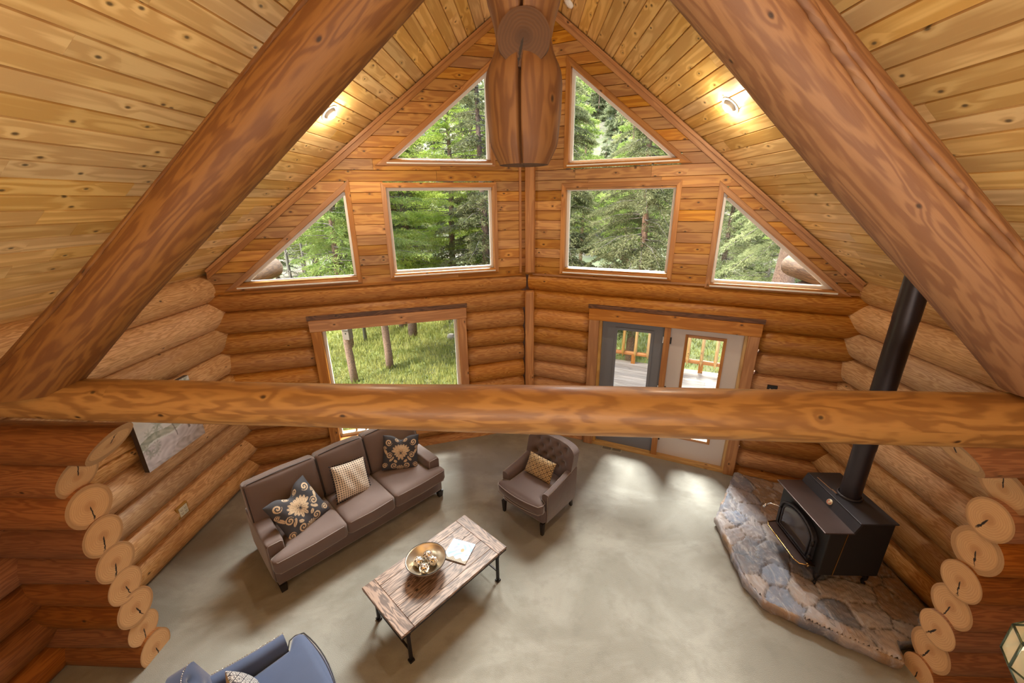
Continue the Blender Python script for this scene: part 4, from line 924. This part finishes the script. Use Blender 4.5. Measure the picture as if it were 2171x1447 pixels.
# ------------------------------------------------------------ outlets and floor vent
OT = empty('wall_outlet', (-4.20, 3.81, .50), 0, 'cream quad electrical outlet on a wooden block on the left log wall', 'outlet')
mb = MB(); mb.box(-.05, .012, -.085, .085, -.08, .08); bevel(mb.build('backing_block', 'yellow_log', OT), .01, 2)
mb = MB(); mb.box(.012, .020, -.06, .06, -.06, .06); bevel(mb.build('cover_plate', 'outlet_plastic', OT), .003, 1)
for yy in (-.028, .028):
    for zz in (-.022, .022):
        mb = MB(); mb.box(.020, .0215, yy-.012, yy-.008, zz-.006, zz+.006); mb.box(.020, .0215, yy+.006, yy+.010, zz-.006, zz+.006); mb.tube([(.019, yy, zz-.012), (.0215, yy, zz-.012)], .003, 8); mb.build('socket', 'black_plastic', OT)
p = fp('R', 3.67, 1.49, .03); OB = empty('light_switch', p, math.atan2(FD['R'].y, FD['R'].x), 'black switch plate with two pale toggles on the log wall right of the doors', 'light switch')
mb = MB(); mb.box(-.06, .06, -.012, .04, -.06, .06); bevel(mb.build('cover_plate', 'black_plastic', OB), .004, 1)
for xx in (-.024, .024):
    mb = MB(); mb.box(xx-.006, xx+.006, -.024, -.012, -.012, .012); mb.build('toggle', 'outlet_plastic', OB)
FV = empty('floor_vent', (1.42, 5.925, 0), math.radians(-20), 'metal floor register with narrow slots in the carpet by the doors', 'floor vent')
mb = MB(); mb.box(-.165, .165, -.06, .06, 0.0005, .005); mb.build('plate', 'vent_paint', FV)
for h_ in (-1, 1):
    mb = MB()
    for i in range(12): xx = h_*.082+(i-5.5)*.0115; mb.box(xx-.0028, xx+.0028, -.035, .035, .005, .007)
    mb.build('slot_bank', 'black_plastic', FV)
# ------------------------------------------------------------ lantern
LC = Vector((2.53, 1.42, 1.85))
LN = empty('pendant_lantern', LC, math.radians(12), 'faceted glass and brass pendant lantern hanging at the right edge of the photo', 'pendant lamp')
def hexr(r, z): return [Vector((r*math.cos(PI/4*j+.39), r*math.sin(PI/4*j+.39), z)) for j in range(8)]
rings = [hexr(.05, .20), hexr(.15, .10), hexr(.15, -.06), hexr(.07, -.19)]
mb = MB(); mg = MB()
for i, rg in enumerate(rings):
    for j in range(8):
        mb.tube([rg[j], rg[(j+1) % 8]], .006, 6)
        if i < 3: mb.tube([rg[j], rings[i+1][j]], .006, 6); k_ = mg.add([rg[j], rg[(j+1) % 8], rings[i+1][(j+1) % 8], rings[i+1][j]]); mg.face([k_, k_+1, k_+2, k_+3])
mb.build('frame', 'patina', LN, True); mg.build('glass_panels', 'amber_glass', LN)
mb = MB(); mb.tube([(0, 0, .20), (0, 0, 4.1)], .004, 6); mb.build('chain', 'brass', LN, True)
mb = MB(); mb.lathe([(.0001, -.05), (.022, -.03), (.028, 0), (.018, .03), (.012, .06)], 16); mb.build('bulb', 'bulb', LN, True)
mb = MB(); mb.lathe([(.013, .06), (.016, .10), (.012, .2)], 12); mb.build('lamp_socket', 'brass', LN, True)
# ------------------------------------------------------------ outdoors
GZ = -.6
def gz(x, y):
    z = GZ+.10*math.sin(x*.5+y*.3)+.05*math.sin(x*1.3-y*.9)
    if y > 13: z += (y-13)*.02
    if y > 32: z += (y-32)*.40*min(1, (y-32)/14)
    if y > 32: z += max(0, (x+26))*.10*min(1, (y-32)/20)
    return z
mb = MB(); NX, NY = 100, 110
for j in range(NY+1):
    for i in range(NX+1):
        x = -90+180*i/NX; x = math.copysign(abs(x/90)**1.6*90, x); y = 4.0+126*(j/NY)**1.7; mb.v.append((x, y, gz(x, y)))
for j in range(NY):
    for i in range(NX):
        q = [j*(NX+1)+i, j*(NX+1)+i+1, (j+1)*(NX+1)+i+1, (j+1)*(NX+1)+i]; mb.face(q, None, 1 if mb.v[q[0]][1] > 15.5 else 0)  # far ground gets the darker material, forest shade put into its colour
gr = mb.build('ground', ['meadow', 'hillside'], None, True, kind='structure')
# grass blades
def tri_mesh(name, P, mat):
    n = len(P)//3; me = bpy.data.meshes.new(name); me.vertices.add(len(P)); me.vertices.foreach_set('co', P.astype('f').ravel()); me.loops.add(len(P)); me.polygons.add(n)
    me.loops.foreach_set('vertex_index', np.arange(len(P), dtype=np.int32)); me.polygons.foreach_set('loop_start', np.arange(0, len(P), 3, dtype=np.int32)); me.polygons.foreach_set('loop_total', np.full(n, 3, np.int32))
    me.materials.append(MATS[mat]); me.update(calc_edges=True); return me
n = 70000
gx = np.concatenate([rng.uniform(-13, 0, n), rng.uniform(2, 16, 26000)]); gy = np.concatenate([6.6+12*rng.random(n)**1.1, rng.uniform(10.6, 24, 26000)])
base = np.stack([gx, gy, np.array([gz(a, b) for a, b in zip(gx, gy)])-.01], 1); N = len(gx)
a = rng.uniform(0, 6.28, N); h = rng.uniform(.06, .22, N); wd = rng.uniform(.005, .012, N)*(1+gy/14); d = np.stack([np.cos(a), np.sin(a), 0*a], 1); ln = np.stack([rng.normal(0, .05, N), rng.normal(0, .05, N), h], 1)
P = np.stack([base-d*wd[:, None], base+d*wd[:, None], base+ln], 1).reshape(-1, 3)
o = bpy.data.objects.new('grass', tri_mesh('grass', P, 'grass_blade')); COL.objects.link(o); tag(o, 'sunlit green meadow grass growing among the trees outside', 'grass', kind='stuff')
# conifers
def conifer(H, z0, R, seed, mat, needles=1.0, droop=.25, sp=.2, nl=.05, dens=1.0, trunk_r=.13):
    g = np.random.default_rng(seed); tris = []; br = MB(); z = z0
    while z < H-.2:
        f = 1-(z-z0)/(H-z0); L0 = R*(f**.75)*(1 if z > z0+.5 else .8)
        for b in range(g.integers(4, 7)):
            az = g.uniform(0, 6.28); L = L0*g.uniform(.6, 1.1)+.1; m = max(4, int(L/.055)); t = (np.arange(m)+.5)/m
            ca, sa = math.cos(az), math.sin(az); dz = g.uniform(-.05, .15); zz = z+dz+L*(.12*t-droop*t*t*g.uniform(.7, 1.3))
            px_, py_ = ca*L*t, sa*L*t
            br.tube([(0, 0, z+dz), (px_[m//2], py_[m//2], zz[m//2]), (px_[-1], py_[-1], zz[-1])], [.02, .012, .004], 4, cap=False)
            ok = t > .18; tw = (.10+.30*L*(1-t))*np.minimum(1, t*2.5)
            for sd in (-1, 1):
                kk = max(3, int(7*dens)); s = g.random((m, kk)); tl = tw[:, None]*s; fwd = .6*tl
                X = px_[:, None]+ca*fwd-sa*tl*sd; Y = py_[:, None]+sa*fwd+ca*tl*sd; Z = zz[:, None]-.35*tl*(1+droop)+g.normal(0, .02, tl.shape)
                C_ = np.stack([X, Y, Z], -1)[ok].reshape(-1, 3)
                q = len(C_); d1 = g.normal(0, 1, (q, 3)); d1 += np.array([ca-sa*sd, sa+ca*sd, -.5])*1.1; d1 /= np.linalg.norm(d1, axis=1)[:, None]; d2 = np.cross(d1, g.normal(0, 1, (q, 3))); d2 /= np.linalg.norm(d2, axis=1)[:, None]
                l_ = nl*g.uniform(.6, 1.4, (q, 1)); tris.append(np.stack([C_-d2*l_*.17, C_+d2*l_*.17, C_+d1*l_], 1))
        z += sp*g.uniform(.7, 1.3)
    P = np.concatenate(tris).reshape(-1, 3); me = tri_mesh('foliage', P, mat)
    tk = MB(); m = 14; tk.tube([(.05*math.sin(i*.6+seed), .05*math.cos(i*.5+seed), -.1+(H+.1)*i/m) for i in range(m+1)], [trunk_r*(1-.9*i/m)+.01 for i in range(m+1)], 12)
    return me, tk, br
def proto(name, *a, **k):  # noqa
    me, tk, br = conifer(*a, **k); root = empty(name, (0, 0, 0)); f = bpy.data.objects.new('foliage', me); COL.objects.link(f); f.parent = root
    tk.build('trunk', 'bark', root, True); br.build('branches', 'dead_wood', root, True); return root
used = set()
def plant(pr_, x, y, s, label, cat='tree', group=None, rz=None, dz=0, tilt=0):
    o = pr_ if pr_.name not in used else copy_tree(pr_); used.add(pr_.name)
    o.location = (x, y, gz(x, y)-.05+dz); o.scale = (s, s, s); o.rotation_euler = (tilt, 0, random.uniform(0, 6.28) if rz is None else rz); tag(o, label, cat, group); return o
spruce = proto('spruce_tree', 8.8, 1.4, 2.3, 1, 'spruce_needles', droop=.42, nl=.075, dens=1.6, sp=.17)
larch = proto('larch_tree', 8.6, 1.9, 2.0, 2, 'larch_needles', droop=.12, nl=.07, dens=1.3, sp=.2)
pine = proto('pine_tree', 10, 3.3, 1.7, 3, 'pine_needles', droop=.18, nl=.09, dens=1.2, sp=.28, trunk_r=.115)
fir = proto('fir_tree', 8.6, .9, 1.7, 4, 'spruce_needles', droop=.3, nl=.08, dens=1.1, sp=.2)
def sx(px, Y): return ((px-1119)/861.0)*Y
plant(spruce, 3.15, 11.6, 1.0, 'large drooping grey-green spruce filling the right square window')
plant(spruce, sx(1225, 12.6)-.3, 13.8, .95, 'dark spruce standing at the left side of the right square window')
plant(spruce, 7.4, 11.8, 1.05, 'dark spruce behind the right-hand low triangular window')
plant(larch, -4.0, 13.4, 1.15, 'bright yellow-green larch at the left of the left square window')
plant(larch, -2.4, 13.2, 1.0, 'light green larch behind the middle of the left square window')
plant(fir, -1.3, 12.2, 1.1, 'green fir at the right side of the left square window')
plant(fir, -.9, 16.0, 1.25, 'tall dark fir further back, behind the hanging post')
plant(pine, -5.8, 12.3, 1.0, 'tall pine with thick bare trunk in the left-hand low triangular window')
big = proto('old_pine_tree', 10, 5.0, 1.8, 6, 'pine_needles', droop=.2, nl=.09, dens=1.0, sp=.3, trunk_r=.30)
plant(big, 5.98, 9.65, 1.0, 'thick reddish pine trunk in the right-hand low triangular window', rz=1)
plant(pine, 1.2, 17, 1.2, 'tall pine rising behind the right square window')
plant(pine, -4.05, 10.7, .9, 'bare straight pine trunk in the grass seen through the picture window', rz=2)
bt_ = plant(pine, -4.70, 9.85, .85, 'leaning pine trunk carrying a birdhouse outside the picture window', rz=.4, tilt=.05)
gB = 'pines and firs in the forest behind the house'
lbB = {'pine_tree': 'bare-trunked pine standing in the forest behind the house', 'fir_tree': 'green fir standing in the forest behind the house', 'larch_tree': 'light green larch standing in the forest behind the house', 'spruce_tree': 'drooping spruce standing in the forest behind the house'}
g = random.Random(21); pts = []
while len(pts) < 70:
    y = g.uniform(14.5, 31); x = g.uniform(-1.25, 1.25)*y
    if all(math.hypot(x-a, y-b) > 1.9 for a, b in pts): pts.append((x, y))
for x, y in pts:
    p_ = g.choices((pine, fir, larch, spruce), (5, 3, 2, 2))[0]; nm = p_.name.split('.')[0]; plant(p_, x, y, g.uniform(.8, 1.25), lbB[nm], group=nm.replace('_tree', '')+' trees in the forest behind the house')
# slender dead trees with bare branches
mb = MB(); tk = MB(); tk.tube([(0, 0, 0), (.05, 0, 3), (0, .05, 7)], [.06, .045, .01], 8)
for i in range(60):
    z = random.uniform(1.0, 6.5); a = random.uniform(0, 6.28); l = random.uniform(.5, 1.5)*(1-z/9); q = Vector((math.cos(a), math.sin(a), 0)); mb.tube([(0, 0, z), q*l*.5+Vector((0, 0, z-.05)), q*l+Vector((random.uniform(-.2, .2), random.uniform(-.2, .2), z-.3*l))], [.012, .008, .003], 4, cap=False)
    for t in (.4, .6, .8): e = q*l*t+Vector((0, 0, z-.1*t)); mb.tube([e, e+Vector((random.uniform(-.3, .3), random.uniform(-.3, .3), random.uniform(-.25, .1)))], [.006, .002], 3, cap=False)
dead = empty('dead_tree', (0, 0, 0)); tk.build('trunk', 'dead_wood', dead, True); mb.build('branches', 'dead_wood', dead, True)
plant(dead, -7.2, 12.0, 1, 'dead grey tree with bare twigs, left of the pine in the low left triangle', group=None)
plant(dead, -5.6, 13.0, 1.0, 'slender dead tree with bare twigs, right of the thick pine in the low left triangle')
for x, y in ((-7.9, 14), (-6.6, 15), (-3.3, 15.5), (-4.9, 16.5), (-2.2, 17), (-8.8, 16.5), (5.2, 15), (8.5, 14.5), (7.2, 17), (10, 16)): plant(dead, x, y, g.uniform(.8, 1.1), 'slender grey dead tree with bare twigs standing in the forest', group='dead trees in the forest')
# birdhouse on the leaning trunk
BH = empty('birdhouse', (-4.60, 9.66, .87), math.radians(-15), 'small weathered birdhouse fixed to the leaning pine trunk outside the picture window', 'birdhouse')
mb = MB(); mb.box(-.09, .09, -.09, .07, -.16, .12); mb.build('box', 'bird_wood', BH)
mb = MB(); mb.hexa([(-.12, -.14, .11), (.12, -.14, .11), (.12, .10, .17), (-.12, .10, .17), (-.12, -.14, .13), (.12, -.14, .13), (.12, .10, .19), (-.12, .10, .19)]); mb.build('roof', 'dead_wood', BH)
mb = MB(); mb.tube([(0, -.088, 0), (0, -.0915, 0)], .022, 16); mb.build('entrance_hole', 'black_plastic', BH)
# hillside conifers
me, tk, br = conifer(7, .4, 1.5, 9, 'hill_needles', droop=.3, nl=.30, dens=.45, sp=.42, trunk_r=.1)
hill = empty('hillside_conifer', (0, 0, 0)); f = bpy.data.objects.new('foliage', me); COL.objects.link(f); f.parent = hill; tk.build('trunk', 'bark', hill, True)
cnt = 0
while cnt < 290:
    y = g.uniform(32, 100); x = g.uniform(-.95, .75)*y
    plant(hill, x, y, g.uniform(.7, 1.15), 'small conifer on the forested hillside beyond the house', group='conifers covering the hillside'); cnt += 1
# rocks and stump in the grass
for x, y, lb in ((-2.7, 13.4, 'grey stump in the grass right of the straight pine trunk'), (-3.9, 15.5, 'low grey rock in the grass behind the straight pine trunk')):
    mb = MB(); mb.lathe([(.0001, .12), (.10, .13), (.14, .05), (.16, -.05)], 10); mb.v = [(a*random.uniform(.85, 1.15), b*random.uniform(.85, 1.15), c) for a, b, c in mb.v]; o = mb.build('stump' if 'stump' in lb else 'rock', 'rock', None, False); o.location = (x, y, gz(x, y)+.03); tag(o, lb, 'stump' if 'stump' in lb else 'rock')
# deck and railing
DD, DN = FD['R'], -FN['R']
def dp(s, o, z): return Vector((PX, PY, z))+DD*s+DN*o
mb = MB(); i = 0; o_ = .30
while o_ < 4.2:
    s = .45-random.random()*.1; 
    while s < 7.6:
        s1 = min(7.7, s+random.uniform(2, 4)); c = [dp(s, o_, -.09), dp(s1-.004, o_, -.09), dp(s1-.004, o_+.138, -.09), dp(s, o_+.138, -.09)]; mb.hexa(c+[p+Vector((0, 0, .04)) for p in c], lax=0); s = s1
    o_ += .145
DK_ = struct('deck'); mb.build('deck_boards', 'deck_wood', DK_)
mb = MB()
for s in (.6, 2.5, 4.5, 6.5, 7.5): mb.bar(dp(s, .3, -.19), dp(s, 4.15, -.19), .1, .2)
mb.bar(dp(.45, 4.15, -.2), dp(7.6, 4.15, -.2), .05, .22); mb.build('joists', 'deck_wood', DK_)
RL = empty('deck_railing', dp(.5, 4.08, -.05), math.atan2(DD.y, DD.x), 'rustic yellow peeled-log railing along the far edge of the wooden deck', 'railing')
log('bottom_rail', (0, 0, .27), (7.1, 0, .27), .055, .055, 'trim_wood', RL, n=16, seed=801, step=.3)
log('top_rail', (0, 0, 1.12), (7.1, 0, 1.12), .06, .06, 'yellow_log', RL, n=16, seed=802, step=.3)
for s in (.05, 1.62, 3.25, 4.9, 6.5): log('post', (s, .0, 0), (s, .0, 1.3), .095, .085, 'yellow_log', RL, n=20, seed=int(s*10)+803, step=.3)
s = .22
while s < 7.0:
    if min(abs(s-q) for q in (.05, 1.62, 3.25, 4.9, 6.5)) > .14:
        mb = MB(); mb.tube([(s, -.05, .17), (s, -.05, .30), (s, -.045, .34), (s, 0, 1.08)], [.004, .034, .040, .036], 10); mb.build('picket', 'yellow_log', RL, True)
    s += .31
for s in (.8, 2.4, 4.1, 5.7): mb = MB(); mb.box(s-.05, s+.05, -.04, .04, 0, .24); mb.build('short_block', 'trim_wood', RL)
